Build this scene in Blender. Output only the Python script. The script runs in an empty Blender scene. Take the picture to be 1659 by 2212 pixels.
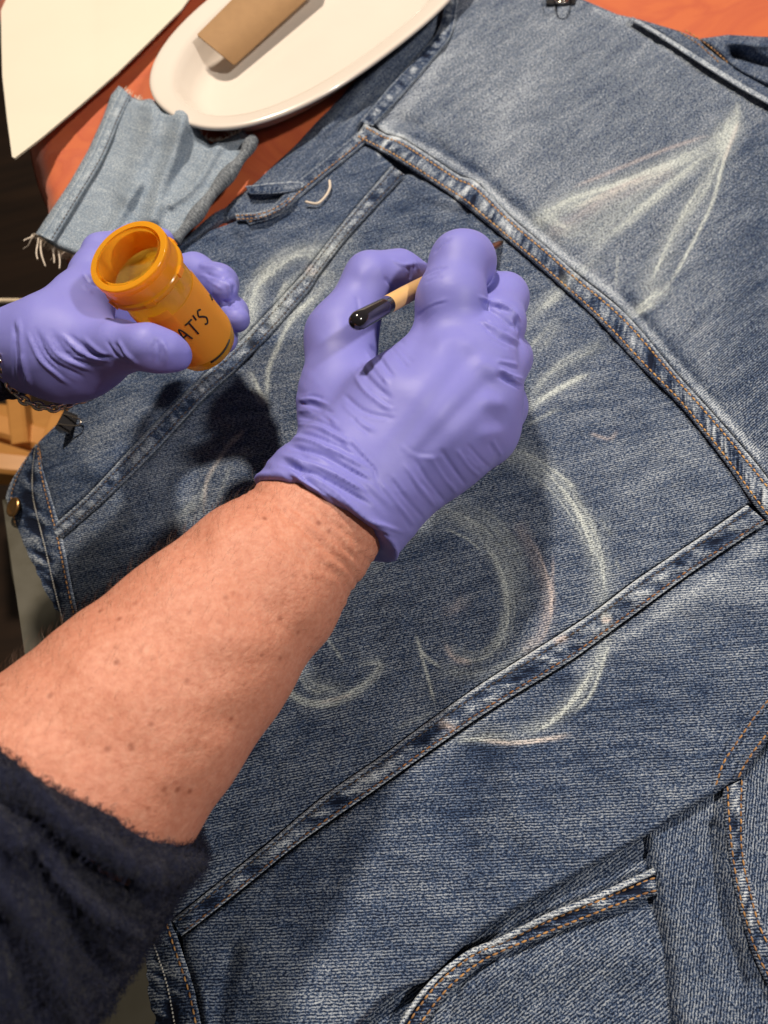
import bpy, math, random
import numpy as np
from mathutils import Vector, Matrix

rng = np.random.default_rng(7)
random.seed(7)
scn = bpy.context.scene
COL = scn.collection

# ------------------------------------------------------------------ camera
# sketch units: points were measured on the photograph at 1659 x 2212; every point gets its own real height
CX, CY, FPX = 829.5, 1106.0, 1533.0
CAMH = 0.36
PITCH, ROLL = math.radians(24), math.radians(14)
F_ = np.array([0, math.sin(PITCH), -math.cos(PITCH)])
U0 = np.array([0, math.cos(PITCH), math.sin(PITCH)])
R0 = np.array([1.0, 0, 0])
U_ = U0 * math.cos(ROLL) + R0 * math.sin(ROLL)
R_ = R0 * math.cos(ROLL) - U0 * math.sin(ROLL)
CAMP = np.array([0, 0, CAMH])

cam_d = bpy.data.cameras.new('camera')
cam = bpy.data.objects.new('camera', cam_d)
COL.objects.link(cam)
M = Matrix(((R_[0], U_[0], -F_[0], 0), (R_[1], U_[1], -F_[1], 0), (R_[2], U_[2], -F_[2], CAMH), (0, 0, 0, 1)))
cam.matrix_world = M
cam_d.sensor_fit = 'VERTICAL'
cam_d.sensor_height = 36.0
cam_d.lens = 36.0 * FPX / 2212.0
cam_d.clip_start = 0.01
cam_d.clip_end = 50
cam_d.dof.use_dof = True
cam_d.dof.focus_distance = 0.325
cam_d.dof.aperture_fstop = 9.5
scn.camera = cam

# ------------------------------------------------------------------ world and lamps (an indoor evening: warm bulbs, dim room)
w = bpy.data.worlds.new('World')
scn.world = w
w.use_nodes = True
bg = w.node_tree.nodes['Background']
bg.inputs[0].default_value = (1.0, 0.86, 0.72, 1)
bg.inputs[1].default_value = 0.075

def on_plane(dx, dy, z):
    c, s = math.cos(ROLL), math.sin(ROLL)
    return Vector((c * dx + s * dy, -s * dx + c * dy, z))

def lamp(name, dx, dy, z, power, col, size, tx=0.0, ty=0.05):
    l = bpy.data.lights.new(name, 'AREA')
    l.shape = 'DISK'
    l.size = size
    l.energy = power
    l.color = col
    o = bpy.data.objects.new(name, l)
    COL.objects.link(o)
    o.location = on_plane(dx, dy, z)
    t = on_plane(tx, ty, 0)
    o.rotation_euler = (t - o.location).to_track_quat('-Z', 'Y').to_euler()
    return o

lamp('lamp_key', 1.15, 0.10, 1.40, 20, (1.0, 0.91, 0.80), 0.13)
lamp('lamp_second', -0.20, 1.00, 1.35, 28, (1.0, 0.87, 0.71), 0.11)

scn.view_settings.view_transform = 'Standard'
scn.view_settings.look = 'None'
scn.view_settings.gamma = 1
scn.view_settings.use_curve_mapping = False
scn.view_settings.exposure = 0.0
scn.render.engine = 'CYCLES'

# ------------------------------------------------------------------ helpers
def P(x, y, z=0.0):
    """sketch point(s) at height z -> world"""
    x = np.asarray(x, float); y = np.asarray(y, float); z = np.asarray(z, float)
    d = F_ + ((x - CX) / FPX)[..., None] * R_ + ((CY - y) / FPX)[..., None] * U_
    t = (z - CAMH) / d[..., 2]
    return CAMP + d * t[..., None]

def UNP(v):
    """world -> sketch x, y, depth"""
    d = v - CAMP
    dep = d @ F_
    return CX + FPX * (d @ R_) / dep, CY - FPX * (d @ U_) / dep, dep

def RAD(x, y, z, rpx):
    p = P(x, y, z)
    return rpx * ((p - CAMP) @ F_) / FPX

def empty(name, loc, label=None, cat=None, group=None):
    o = bpy.data.objects.new(name, None)
    o.empty_display_size = 0.02
    COL.objects.link(o)
    o.location = Vector(loc)
    if label: o['label'] = label
    if cat: o['category'] = cat
    if group: o['group'] = group
    return o

def tag(o, label=None, cat=None, group=None, kind=None):
    if label: o['label'] = label
    if cat: o['category'] = cat
    if group: o['group'] = group
    if kind: o['kind'] = kind
    return o

def mesh_obj(name, verts, faces, mat, parent=None, smooth=True, attrs=None, kind=None):
    verts = np.asarray(verts, dtype=np.float64)
    if parent is not None:
        verts = verts - np.array(parent_loc(parent))
    me = bpy.data.meshes.new(name)
    if isinstance(faces, np.ndarray):
        nv, nf, k = len(verts), len(faces), faces.shape[1]
        me.vertices.add(nv)
        me.vertices.foreach_set('co', verts.astype(np.float32).ravel())
        me.loops.add(nf * k)
        me.loops.foreach_set('vertex_index', faces.astype(np.int32).ravel())
        me.polygons.add(nf)
        me.polygons.foreach_set('loop_start', np.arange(0, nf * k, k, dtype=np.int32))
        me.update(calc_edges=True)
        me.validate()
    else:
        me.from_pydata([tuple(v) for v in verts], [], [tuple(f) for f in faces])
        me.update()
    if smooth:
        me.polygons.foreach_set('use_smooth', np.ones(len(me.polygons), dtype=bool))
    if attrs:
        for k, a in attrs.items():
            a = np.asarray(a, np.float32)
            if a.ndim == 1:
                at = me.attributes.new(k, 'FLOAT', 'POINT'); at.data.foreach_set('value', a)
            else:
                at = me.attributes.new(k, 'FLOAT_VECTOR', 'POINT'); at.data.foreach_set('vector', a.ravel())
    if mat: me.materials.append(mat)
    o = bpy.data.objects.new(name, me)
    COL.objects.link(o)
    if parent is not None: o.parent = parent
    if kind: o['kind'] = kind
    return o

def parent_loc(p):
    l = np.zeros(3)
    while p is not None:
        l = l + np.array(p.location); p = p.parent
    return l

# --- curves and strokes on the sketch
def dense(pts, n=12):
    """Catmull-Rom through 2-d or 3-d points"""
    p = np.asarray(pts, float)
    if len(p) < 3: 
        t = np.linspace(0, 1, n + 1)[:, None]
        return p[0] * (1 - t) + p[-1] * t
    q = np.vstack([2 * p[0] - p[1], p, 2 * p[-1] - p[-2]])
    out = []
    for i in range(1, len(q) - 2):
        t = np.linspace(0, 1, n, endpoint=False)[:, None]
        a, b, c, d = q[i - 1], q[i], q[i + 1], q[i + 2]
        out.append(0.5 * ((2 * b) + (-a + c) * t + (2 * a - 5 * b + 4 * c - d) * t ** 2 + (-a + 3 * b - 3 * c + d) * t ** 3))
    out.append(p[-1:])
    return np.vstack(out)

def seg_dist(px, py, poly, closed=False):
    """distance to polyline, and arclength fraction"""
    a = np.asarray(poly, float)
    b = np.roll(a, -1, 0) if closed else a[1:]
    a = a if closed else a[:-1]
    best = np.full(px.shape, 1e9)
    fr = np.zeros(px.shape)
    L = np.hypot(*(b - a).T[:2]); cum = np.concatenate([[0], np.cumsum(L)])
    tot = max(cum[-1], 1e-9)
    for i in range(len(a)):
        dx, dy = b[i, 0] - a[i, 0], b[i, 1] - a[i, 1]
        l2 = dx * dx + dy * dy + 1e-12
        t = np.clip(((px - a[i, 0]) * dx + (py - a[i, 1]) * dy) / l2, 0, 1)
        d = (px - a[i, 0] - t * dx) ** 2 + (py - a[i, 1] - t * dy) ** 2
        m = d < best
        best = np.where(m, d, best)
        fr = np.where(m, (cum[i] + t * L[i]) / tot, fr)
    return np.sqrt(best), fr

def stroke_sum(px, py, strokes, taper=True):
    """sum of soft strokes: (points, half width, amplitude)"""
    out = np.zeros(px.shape)
    for s in strokes:
        pts, wd, amp = s[0], s[1], s[2]
        c = dense(pts, 6)
        m = (px > c[:, 0].min() - 3 * wd) & (px < c[:, 0].max() + 3 * wd) & (py > c[:, 1].min() - 3 * wd) & (py < c[:, 1].max() + 3 * wd)
        idx = np.nonzero(m)
        if len(idx[0]) == 0: continue
        d, f = seg_dist(px[idx], py[idx], c)
        g = np.exp(-(d / wd) ** 2) * amp
        if taper and wd < 12: g = g * np.clip(np.minimum(f, 1 - f) * 6 + 0.15, 0, 1)
        out[idx] += g
    return out

def inside(px, py, poly):
    r = np.zeros(px.shape, bool)
    n = len(poly)
    j = n - 1
    for i in range(n):
        xi, yi = poly[i]; xj, yj = poly[j]
        if yi != yj:
            c = ((yi > py) != (yj > py)) & (px < (xj - xi) * (py - yi) / (yj - yi) + xi)
            r ^= c
        j = i
    return r

# smooth value noise in numpy
_perm = rng.permutation(4096)
_val = rng.random(4096) * 2 - 1
def vnoise(x, y, seed=0):
    x = np.asarray(x, float); y = np.asarray(y, float)
    xi = np.floor(x).astype(int); yi = np.floor(y).astype(int)
    fx = x - xi; fy = y - yi
    fx = fx * fx * (3 - 2 * fx); fy = fy * fy * (3 - 2 * fy)
    def h(a, b): return _val[_perm[(a + _perm[(b + seed * 131) & 4095]) & 4095]]
    return (h(xi, yi) * (1 - fx) + h(xi + 1, yi) * fx) * (1 - fy) + (h(xi, yi + 1) * (1 - fx) + h(xi + 1, yi + 1) * fx) * fy

# ------------------------------------------------------------------ material helpers
class NT:
    def __init__(s, name):
        s.m = bpy.data.materials.new(name); s.m.use_nodes = True
        s.t = s.m.node_tree; s.b = s.t.nodes['Principled BSDF']; s.out = s.t.nodes['Material Output']
    def n(s, typ, **kw):
        nd = s.t.nodes.new(typ)
        for k, v in kw.items(): setattr(nd, k, v)
        return nd
    def l(s, a, b): s.t.links.new(a, b)
    def val(s, sock, v):
        if hasattr(v, 'is_output'): s.l(v, sock)
        else: sock.default_value = v
    def math(s, op, a, b=0.0, c=None, clamp=False):
        nd = s.n('ShaderNodeMath', operation=op, use_clamp=clamp)
        s.val(nd.inputs[0], a); s.val(nd.inputs[1], b)
        if c is not None: s.val(nd.inputs[2], c)
        return nd.outputs[0]
    def mix(s, f, a, b, blend='MIX'):
        nd = s.n('ShaderNodeMix', data_type='RGBA', blend_type=blend)
        s.val(nd.inputs[0], f)
        for k, v in ((6, a), (7, b)):
            if hasattr(v, 'is_output'): s.l(v, nd.inputs[k])
            else: nd.inputs[k].default_value = (*v, 1)
        return nd.outputs[2]
    def noise(s, vec, scale, detail=4, rough=0.55, dist=0):
        nd = s.n('ShaderNodeTexNoise')
        if vec is not None: s.l(vec, nd.inputs['Vector'])
        nd.inputs['Scale'].default_value = scale; nd.inputs['Detail'].default_value = detail
        nd.inputs['Roughness'].default_value = rough; nd.inputs['Distortion'].default_value = dist
        return nd.outputs[0]
    def mapping(s, vec, rot=(0, 0, 0), scale=(1, 1, 1)):
        nd = s.n('ShaderNodeMapping'); s.l(vec, nd.inputs[0])
        nd.inputs['Rotation'].default_value = rot; nd.inputs['Scale'].default_value = scale
        return nd.outputs[0]
    def ramp(s, f, stops):
        nd = s.n('ShaderNodeValToRGB'); s.val(nd.inputs[0], f)
        e = nd.color_ramp.elements
        while len(e) > 1: e.remove(e[-1])
        e[0].position = stops[0][0]; e[0].color = (*stops[0][1], 1)
        for p, c in stops[1:]:
            q = e.new(p); q.color = (*c, 1)
        return nd.outputs[0]
    def rng(s, f, a, b, c=0.0, d=1.0):
        nd = s.n('ShaderNodeMapRange'); s.val(nd.inputs[0], f)
        for i, v in enumerate((a, b, c, d)): nd.inputs[i + 1].default_value = v
        return nd.outputs[0]
    def bump(s, h, strength=0.3, dist=0.001):
        nd = s.n('ShaderNodeBump'); s.l(h, nd.inputs['Height'])
        nd.inputs['Strength'].default_value = strength; nd.inputs['Distance'].default_value = dist
        s.l(nd.outputs[0], s.b.inputs['Normal']); return nd
    def obj(s): return s.n('ShaderNodeTexCoord').outputs['Object']
    def attr(s, name, vec=True):
        nd = s.n('ShaderNodeAttribute', attribute_name=name)
        return nd.outputs['Vector'] if vec else nd.outputs['Fac']
    def set(s, **kw):
        for k, v in kw.items():
            i = s.b.inputs[k.replace('_', ' ')]
            if hasattr(v, 'is_output'): s.l(v, i)
            elif isinstance(v, tuple) and len(v) == 3 and i.type == 'RGBA': i.default_value = (*v, 1)
            else: i.default_value = v

def simple(name, col, rough=0.6, **kw):
    t = NT(name); t.set(Base_Color=col, Roughness=rough, **kw); return t.m

def denim(name, ang, dark=(0.005, 0.009, 0.025), mid=(0.036, 0.066, 0.142), light=(0.50, 0.55, 0.61), amount=0.5, pitch=0.00122):
    """woven twill: broken diagonal rows of pale threads over dark indigo; the 'wear' attribute holds chalk, fading, pink chalk"""
    t = NT(name)
    v = t.attr('wuv')
    r = t.mapping(v, (0, 0, math.radians(ang)))
    sep = t.n('ShaderNodeSeparateXYZ'); t.l(r, sep.inputs[0])
    wob = t.noise(v, 120, 3)
    ph = t.math('MULTIPLY_ADD', sep.outputs[1], 2 * math.pi / pitch, t.math('MULTIPLY', wob, 6.0))
    sn = t.math('MULTIPLY_ADD', t.math('SINE', ph), 0.5, 0.5)
    fl = t.noise(t.mapping(r, (0, 0, 0.25), (640, 1500, 1)), 1.0, 2, 0.6)
    fl2 = t.noise(v, 1250, 2, 0.6)
    th = t.math('ADD', t.math('MULTIPLY', sn, 0.28), t.math('ADD', t.math('MULTIPLY', fl, 1.25), t.math('MULTIPLY', fl2, 1.0)))
    thr = t.rng(th, 1.10, 1.52)
    big = t.noise(t.mapping(r, (0, 0, math.radians(-25)), (14, 70, 1)), 1.0, 5, 0.62)
    streak = t.noise(t.mapping(r, (0, 0, math.radians(-25)), (45, 620, 1)), 1.0, 3, 0.6)
    blot = t.noise(t.mapping(r, (0, 0, math.radians(-25)), (60, 130, 1)), 1.0, 4, 0.65)
    at = t.n('ShaderNodeSeparateXYZ'); t.l(t.attr('wear'), at.inputs[0])
    fade = t.math('ADD', t.math('MULTIPLY_ADD', big, 0.42, -0.21), t.math('ADD', t.math('MULTIPLY_ADD', blot, 0.40, -0.20), t.math('ADD', t.math('MULTIPLY_ADD', streak, 0.55, -0.275), at.outputs[1])))
    f = t.math('MULTIPLY', t.math('ADD', thr, t.math('MULTIPLY', fade, 0.30)), t.math('ADD', amount, fade), clamp=True)
    f = t.math('ADD', f, t.math('MULTIPLY_ADD', fade, 0.14, 0.02), clamp=True)
    col = t.ramp(f, [(0.0, dark), (0.22, mid), (0.85, light), (1.0, tuple(min(1, c * 1.25) for c in light))])
    tooth = t.math('MULTIPLY_ADD', thr, 1.7, 0.22)
    cn = t.math('MULTIPLY_ADD', t.noise(v, 260, 3, 0.6), 1.3, 0.2)
    ch = t.math('MULTIPLY', t.math('MULTIPLY', at.outputs[0], tooth), cn, clamp=True)
    pk = t.math('MULTIPLY', t.math('MULTIPLY', at.outputs[2], tooth), cn, clamp=True)
    col = t.mix(ch, col, (0.62, 0.68, 0.68))
    col = t.mix(pk, col, (0.68, 0.60, 0.59))
    t.set(Base_Color=col, Roughness=0.9, Specular_IOR_Level=0.2)
    t.bump(th, 0.6, 0.0006)
    return t.m

D_yoke = denim('denim_yoke', -26, amount=0.70)
D_back = denim('denim_back', 1, amount=0.55)
D_side = denim('denim_side', 10, amount=0.50)
D_left = denim('denim_left', -6, amount=0.44)
D_front = denim('denim_front', -21, amount=0.56)
D_tube = denim('denim_tube', -61, amount=0.56)
D_arm = denim('denim_sleeve', -40, amount=0.50)
D_band = denim('denim_band', 8, amount=0.60)
D_scrap = denim('denim_scrap', 40, dark=(0.10, 0.13, 0.17), mid=(0.17, 0.235, 0.33), light=(0.50, 0.55, 0.60), amount=0.8)
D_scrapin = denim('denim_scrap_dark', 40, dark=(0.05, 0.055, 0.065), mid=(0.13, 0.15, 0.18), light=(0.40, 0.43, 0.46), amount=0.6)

# ------------------------------------------------------------------ floor, table
t = NT('floor_wood')
v = t.obj()
g = t.noise(t.mapping(v, (0, 0, 0.5), (3, 30, 3)), 1.0, 5)
t.set(Base_Color=t.ramp(g, [(0.3, (0.012, 0.006, 0.003)), (0.7, (0.035, 0.017, 0.008))]), Roughness=0.45)
fl = mesh_obj('floor', [(-3, -3, -0.74), (3, -3, -0.74), (3, 3, -0.74), (-3, 3, -0.74)], [(0, 1, 2, 3)], t.m, kind='structure')

t = NT('orange_damask')
v = t.obj()
n1 = t.noise(v, 9, 3, 0.5, 2.5)
band = t.math('ABSOLUTE', t.math('SUBTRACT', n1, 0.5))
pat = t.rng(band, 0.0, 0.10, 1, 0)
n2 = t.noise(v, 3.0, 2)
fine = t.noise(t.mapping(v, (0, 0, 0.4), (1500, 400, 1)), 1, 2)
base = t.mix(n2, (0.52, 0.115, 0.032), (0.43, 0.08, 0.022))
base = t.mix(t.math('MULTIPLY', pat, 0.5), base, (0.36, 0.045, 0.02))
base = t.mix(t.math('MULTIPLY', fine, 0.2), base, (0.75, 0.2, 0.06))
t.set(Base_Color=base, Roughness=0.62)
t.b.inputs['Sheen Weight'].default_value = 0.2
t.bump(t.math('ADD', pat, t.math('MULTIPLY', fine, 0.5)), 0.25, 0.0008)
M_cloth = t.m

def grid_patch(poly, step=3.5, snap=True):
    poly = np.asarray(poly, float)
    x0, y0 = poly.min(0) - step; x1, y1 = poly.max(0) + step
    nx = int((x1 - x0) / step) + 2; ny = int((y1 - y0) / step) + 2
    gx = x0 + np.arange(nx) * step; gy = y0 + np.arange(ny) * step
    cxm, cym = np.meshgrid(gx[:-1] + step / 2, gy[:-1] + step / 2, indexing='ij')
    ins = inside(cxm, cym, poly)
    ii, jj = np.nonzero(ins)
    vid = -np.ones((nx, ny), int)
    used = np.zeros((nx, ny), bool); cnt = np.zeros((nx, ny), int)
    for a, b in ((0, 0), (1, 0), (1, 1), (0, 1)):
        used[ii + a, jj + b] = True
        np.add.at(cnt, (ii + a, jj + b), 1)
    ui, uj = np.nonzero(used)
    vid[ui, uj] = np.arange(len(ui))
    px = gx[ui].copy(); py = gy[uj].copy()
    faces = np.stack([vid[ii, jj], vid[ii, jj + 1], vid[ii + 1, jj + 1], vid[ii + 1, jj]], 1)
    bd = cnt[ui, uj] < 4
    d, _ = seg_dist(px, py, poly, True)
    if snap:
        bx, by = px[bd], py[bd]
        a = poly; b = np.roll(poly, -1, 0)
        best = np.full(bx.shape, 1e9); qx = bx.copy(); qy = by.copy()
        for i in range(len(a)):
            e = b[i] - a[i]; l2 = e @ e + 1e-12
            tt = np.clip(((bx - a[i, 0]) * e[0] + (by - a[i, 1]) * e[1]) / l2, 0, 1)
            xx = a[i, 0] + tt * e[0]; yy = a[i, 1] + tt * e[1]
            dd = (xx - bx) ** 2 + (yy - by) ** 2
            m = dd < best
            best = np.where(m, dd, best); qx = np.where(m, xx, qx); qy = np.where(m, yy, qy)
        px[bd] = qx; py[bd] = qy; d[bd] = 0
    return px, py, faces, d

def edge_poly(pts, n=8):
    return dense(pts, n)

# tablecloth: far sheet plus the side that hangs off the table's left edge
tp = [(-40, -260), (0, 40), (35, 190), (65, 330), (82, 400), (105, 460), (150, 580), (260, 860), (330, 1100), (400, 1400), (480, 1800), (560, 2500), (2300, 2500), (2300, -260)]
px, py, fa, d = grid_patch(tp, 14)
zz = -0.006 + 0.0012 * vnoise(px / 90, py / 60, 3) - 0.02 * np.exp(-d / 9) * (px < 620)
zz += stroke_sum(px, py, [([(140, 520), (330, 470), (480, 400)], 14, 0.002), ([(100, 340), (250, 300)], 16, 0.002), ([(560, 300), (700, 230)], 14, 0.0025)])
cloth = mesh_obj('tablecloth', P(px, py, zz), fa, M_cloth)
tag(cloth, 'orange patterned tablecloth spread under the jacket and the platter', 'tablecloth')
ed = dense([p for p in tp[:12]], 6)
A = P(ed[:, 0], ed[:, 1], -0.024); 
B = A + np.array([0.004, 0, -0.10]) + 0.006 * np.sin(np.arange(len(A)) * 0.9)[:, None] * np.array([1, 0.4, 0])
nA = len(A)
hang = mesh_obj('hanging_edge', np.vstack([A, B]), [(i, i + 1, nA + i + 1, nA + i) for i in range(nA - 1)], M_cloth, cloth)

# ------------------------------------------------------------------ the denim jacket
yoke_lo = [(768, 300), (822, 327), (898, 373), (984, 429), (1040, 474), (1091, 516), (1167, 580), (1235, 640), (1287, 688), (1335, 740), (1395, 804), (1475, 884), (1567, 1000), (1630, 1092), (1680, 1160)]
yoke_hi = [(797, 270), (832, 290), (868, 300), (925, 335), (990, 378), (1030, 395), (1107, 472), (1187, 540), (1251, 596), (1327, 656), (1379, 708), (1455, 800), (1535, 888), (1619, 984), (1659, 1034), (1700, 1085)]
seam_hi = [(1614, 1091), (1530, 1149), (1380, 1249), (1280, 1324), (1180, 1389), (1030, 1484), (880, 1592), (830, 1630), (700, 1720), (575, 1825), (450, 1925), (372, 1988)]
seam_lo = [(1656, 1128), (1560, 1192), (1480, 1246), (1350, 1341), (1230, 1428), (1080, 1520), (960, 1600), (830, 1692), (650, 1818), (550, 1898), (450, 1978), (392, 2022)]
left_r = [(876, 378), (803, 456), (747, 518), (689, 593), (664, 632), (540, 770), (440, 862), (332, 978), (220, 1087), (128, 1168)]
left_l = [(846, 358), (775, 440), (720, 508), (660, 585), (636, 612), (512, 744), (412, 836), (300, 950), (196, 1062), (112, 1138)]

def zdrop(px, py):
    """the jacket sags past the table's edge on the left"""
    edge = np.interp(py, [0, 460, 860, 1100, 1400, 2300], [60, 105, 260, 330, 400, 500])
    q = np.clip((edge - 40 - px) / 300, 0, 2)
    return -0.075 * q ** 1.5

# chalk drawing (soft broad strokes, fine lines), measured on the jacket
CH = [
 ([(1595, 216), (1590, 262)], 8, .35), ([(1583, 272), (1519, 319), (1357, 389), (1238, 432), (1163, 475)], 17, .62),
 ([(1175, 478), (1240, 500), (1330, 440)], 26, .33), ([(1200, 450), (1300, 425)], 22, .25), ([(1562, 308), (1438, 410), (1346, 486), (1260, 551)], 9, .55),
 ([(1480, 350), (1380, 430), (1290, 510)], 24, .28),
 ([(1592, 262), (1562, 351), (1541, 432), (1508, 502), (1465, 583), (1438, 621)], 4, .95), ([(1438, 625), (1400, 655), (1367, 676)], 12, .6),
 ([(1578, 285), (1530, 389), (1465, 486), (1400, 621)], 19, .48), ([(1590, 250), (1560, 310)], 14, .5), ([(1335, 551), (1330, 621)], 3, .5),
 ([(1290, 560), (1230, 600)], 14, .3),
 ([(690, 545), (640, 548), (590, 580), (552, 622), (532, 680)], 18, .62), ([(700, 590), (650, 598), (612, 640), (590, 700)], 13, .5),
 ([(680, 640), (630, 690), (600, 750), (580, 800), (576, 874)], 6, .65), ([(536, 798), (555, 840), (576, 874)], 7, .6), ([(520, 740), (540, 700), (560, 640)], 14, .35),
 ([(740, 520), (690, 560)], 26, .35), ([(720, 600), (660, 660), (620, 700)], 16, .3),
 ([(1130, 892), (1195, 848), (1275, 804)], 7, .8), ([(1135, 870), (1200, 800), (1290, 745)], 14, .32), ([(1131, 704), (1175, 656), (1220, 620)], 14, .42), ([(1140, 760), (1200, 700)], 14, .3), ([(1135, 920), (1210, 880)], 5, .35),
 ([(1100, 980), (1135, 990), (1195, 1037), (1245, 1099), (1280, 1169), (1297, 1229), (1302, 1295)], 21, .55), ([(1195, 1014), (1245, 1054)], 3, .5), ([(1330, 1209), (1340, 1234)], 3, .4), ([(1300, 1110), (1320, 1160)], 10, .2),
 ([(1312, 1365), (1290, 1429), (1255, 1489), (1200, 1549), (1140, 1579)], 15, .5), ([(1317, 1385), (1280, 1494), (1240, 1539)], 4, .75),
 ([(920, 1110), (972, 1112), (1044, 1170), (1087, 1253), (1094, 1335), (1073, 1393), (1034, 1421), (996, 1417), (962, 1390)], 10, .48),
 ([(960, 1140), (1010, 1165), (1040, 1190)], 3, .55), ([(1000, 1105), (1060, 1140), (1105, 1210), (1120, 1300)], 24, .3),
 ([(898, 1372), (914, 1412), (952, 1443)], 4, .75), ([(905, 1402), (922, 1455), (938, 1517)], 4, .75), ([(960, 1450), (1020, 1460), (1090, 1440), (1150, 1390)], 14, .28),
 ([(590, 1440), (617, 1489), (660, 1517), (708, 1520), (756, 1503), (804, 1465), (820, 1432), (775, 1433)], 8, .68), ([(660, 1360), (708, 1383), (742, 1431)], 4, .5), ([(640, 1430), (680, 1480), (730, 1490)], 18, .35),
 ([(760, 1250), (820, 1190), (880, 1150), (940, 1110)], 22, .3), ([(875, 1160), (890, 1150)], 7, .8),
 ([(980, 1600), (1040, 1597), (1110, 1604), (1180, 1596), (1230, 1586)], 5, .55), ([(1000, 1590), (1110, 1590)], 14, .28), ([(852, 1575), (938, 1537)], 6, .25),
 ([(1300, 1325), (1316, 1345)], 9, .8), ([(440, 1105), (440, 1061), (484, 973), (528, 929)], 5, .3), ([(470, 1080), (500, 1000)], 6, .2), ([(640, 1330), (610, 1380)], 12, .3), ([(380, 1130), (440, 1070)], 20, .25), ([(700, 1190), (640, 1230)], 20, .25),
]
PK = [
 ([(1530, 292), (1420, 330), (1238, 405)], 4, .45), ([(1200, 500), (1330, 420), (1440, 370)], 14, .28), ([(1275, 936), (1315, 948), (1335, 930)], 4, .4), ([(1596, 262), (1562, 351)], 4, .4),
 ([(1126, 1143), (1159, 1215), (1183, 1287), (1172, 1364), (1140, 1402)], 13, .38), ([(962, 1393), (985, 1425), (1020, 1432)], 7, .5), ([(970, 1320), (1000, 1300)], 14, .2), ([(1195, 1200), (1190, 1340)], 4, .35),
 ([(1040, 1599), (1110, 1605), (1180, 1597), (1230, 1587)], 5, .7), ([(948, 1560), (985, 1575)], 8, .7), ([(1195, 1389), (1225, 1375)], 8, .5), ([(1300, 1335), (1320, 1340)], 7, .6), ([(690, 1520), (760, 1500)], 4, .4), ([(660, 590), (680, 575)], 10, .3), ([(484, 973), (528, 929)], 5, .3), ([(440, 1090), (450, 1030), (490, 970)], 4, .35),
 ([(1100, 740), (1115, 780)], 10, .1),
]
def scratch(st, seed):
    g = np.random.default_rng(seed); out = []
    for pts, wd, am in st:
        if wd < 7: 
            out.append((pts, wd * .8, am * 1.1)); continue
        out.append((pts, wd * 1.1, am * .55))
        c0 = dense(pts, 8)
        tg = np.gradient(c0, axis=0); nv = np.stack([-tg[:, 1], tg[:, 0]], 1) / (np.hypot(*tg.T)[:, None] + 1e-9)
        for k in range(int(3 + wd * 0.42)):
            a = g.uniform(0, .55); b = min(1, a + g.uniform(.3, .8))
            i, j = int(a * (len(c0) - 1)), int(b * (len(c0) - 1))
            if j - i < 4: continue
            c = c0[i:j + 1] + nv[i:j + 1] * (g.normal(0, wd * .55) + np.linspace(-1, 1, j - i + 1)[:, None] * g.normal(0, wd * .25))
            out.append((c[::max(1, len(c) // 6)], g.uniform(1.6, 3.0), am * g.uniform(.3, .7)))
    return out
CH = scratch(CH, 2)
PK = scratch(PK, 4)
# fading and unfaded (dark) areas in the dye
FA = [
 ([(1650, 300), (1640, 600), (1640, 860)], 80, -.16), ([(1330, 200), (1420, 330)], 60, -.05),
 ([(984, 430), (1000, 412), (1030, 396)], 5, 1.3), ([(820, 330), (835, 306), (864, 297)], 5, 1.3), ([(770, 298), (785, 280), (800, 272)], 5, .9),
 ([(830, 282), (925, 322), (1030, 385), (1110, 460), (1190, 527), (1260, 585), (1335, 642), (1390, 700), (1470, 795), (1550, 885), (1640, 985)], 9, .38),
 ([(900, 300), (1000, 350), (1110, 430), (1200, 505)], 14, -.2), ([(1360, 650), (1420, 725), (1500, 820)], 20, -.25), ([(960, 340), (1020, 370)], 12, -.18),
 ([(960, 120), (890, 215), (815, 290)], 16, .18), ([(1290, 20), (1373, 60), (1500, 140), (1640, 225)], 10, .2),
 ([(1640, 1180), (1500, 1275), (1370, 1365), (1250, 1450)], 14, .22), ([(1200, 1440), (900, 1660)], 12, .1),
 ([(1659, 1290), (1560, 1270), (1450, 1320)], 40, .18), ([(1050, 1640), (1000, 1700), (985, 1800)], 50, -.12),
 ([(600, 2160), (760, 2180)], 50, .12), ([(1000, 110), (1100, 300), (1130, 420)], 60, .07),
 ([(1210, 60), (1120, 200), (1060, 330)], 40, .08), ([(560, 640), (480, 740), (430, 800)], 40, .08), ([(380, 560), (330, 640)], 40, -.08), ([(1180, 760), (1250, 900)], 50, .05), ([(1500, 960), (1380, 1040)], 50, .1),
 ([(300, 880), (200, 960)], 40, .14), ([(800, 520), (850, 470), (900, 420)], 30, -.12), ([(900, 480), (1000, 500)], 30, -.1), ([(1180, 1700), (1300, 1600), (1450, 1500)], 80, -.06),
]
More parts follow.
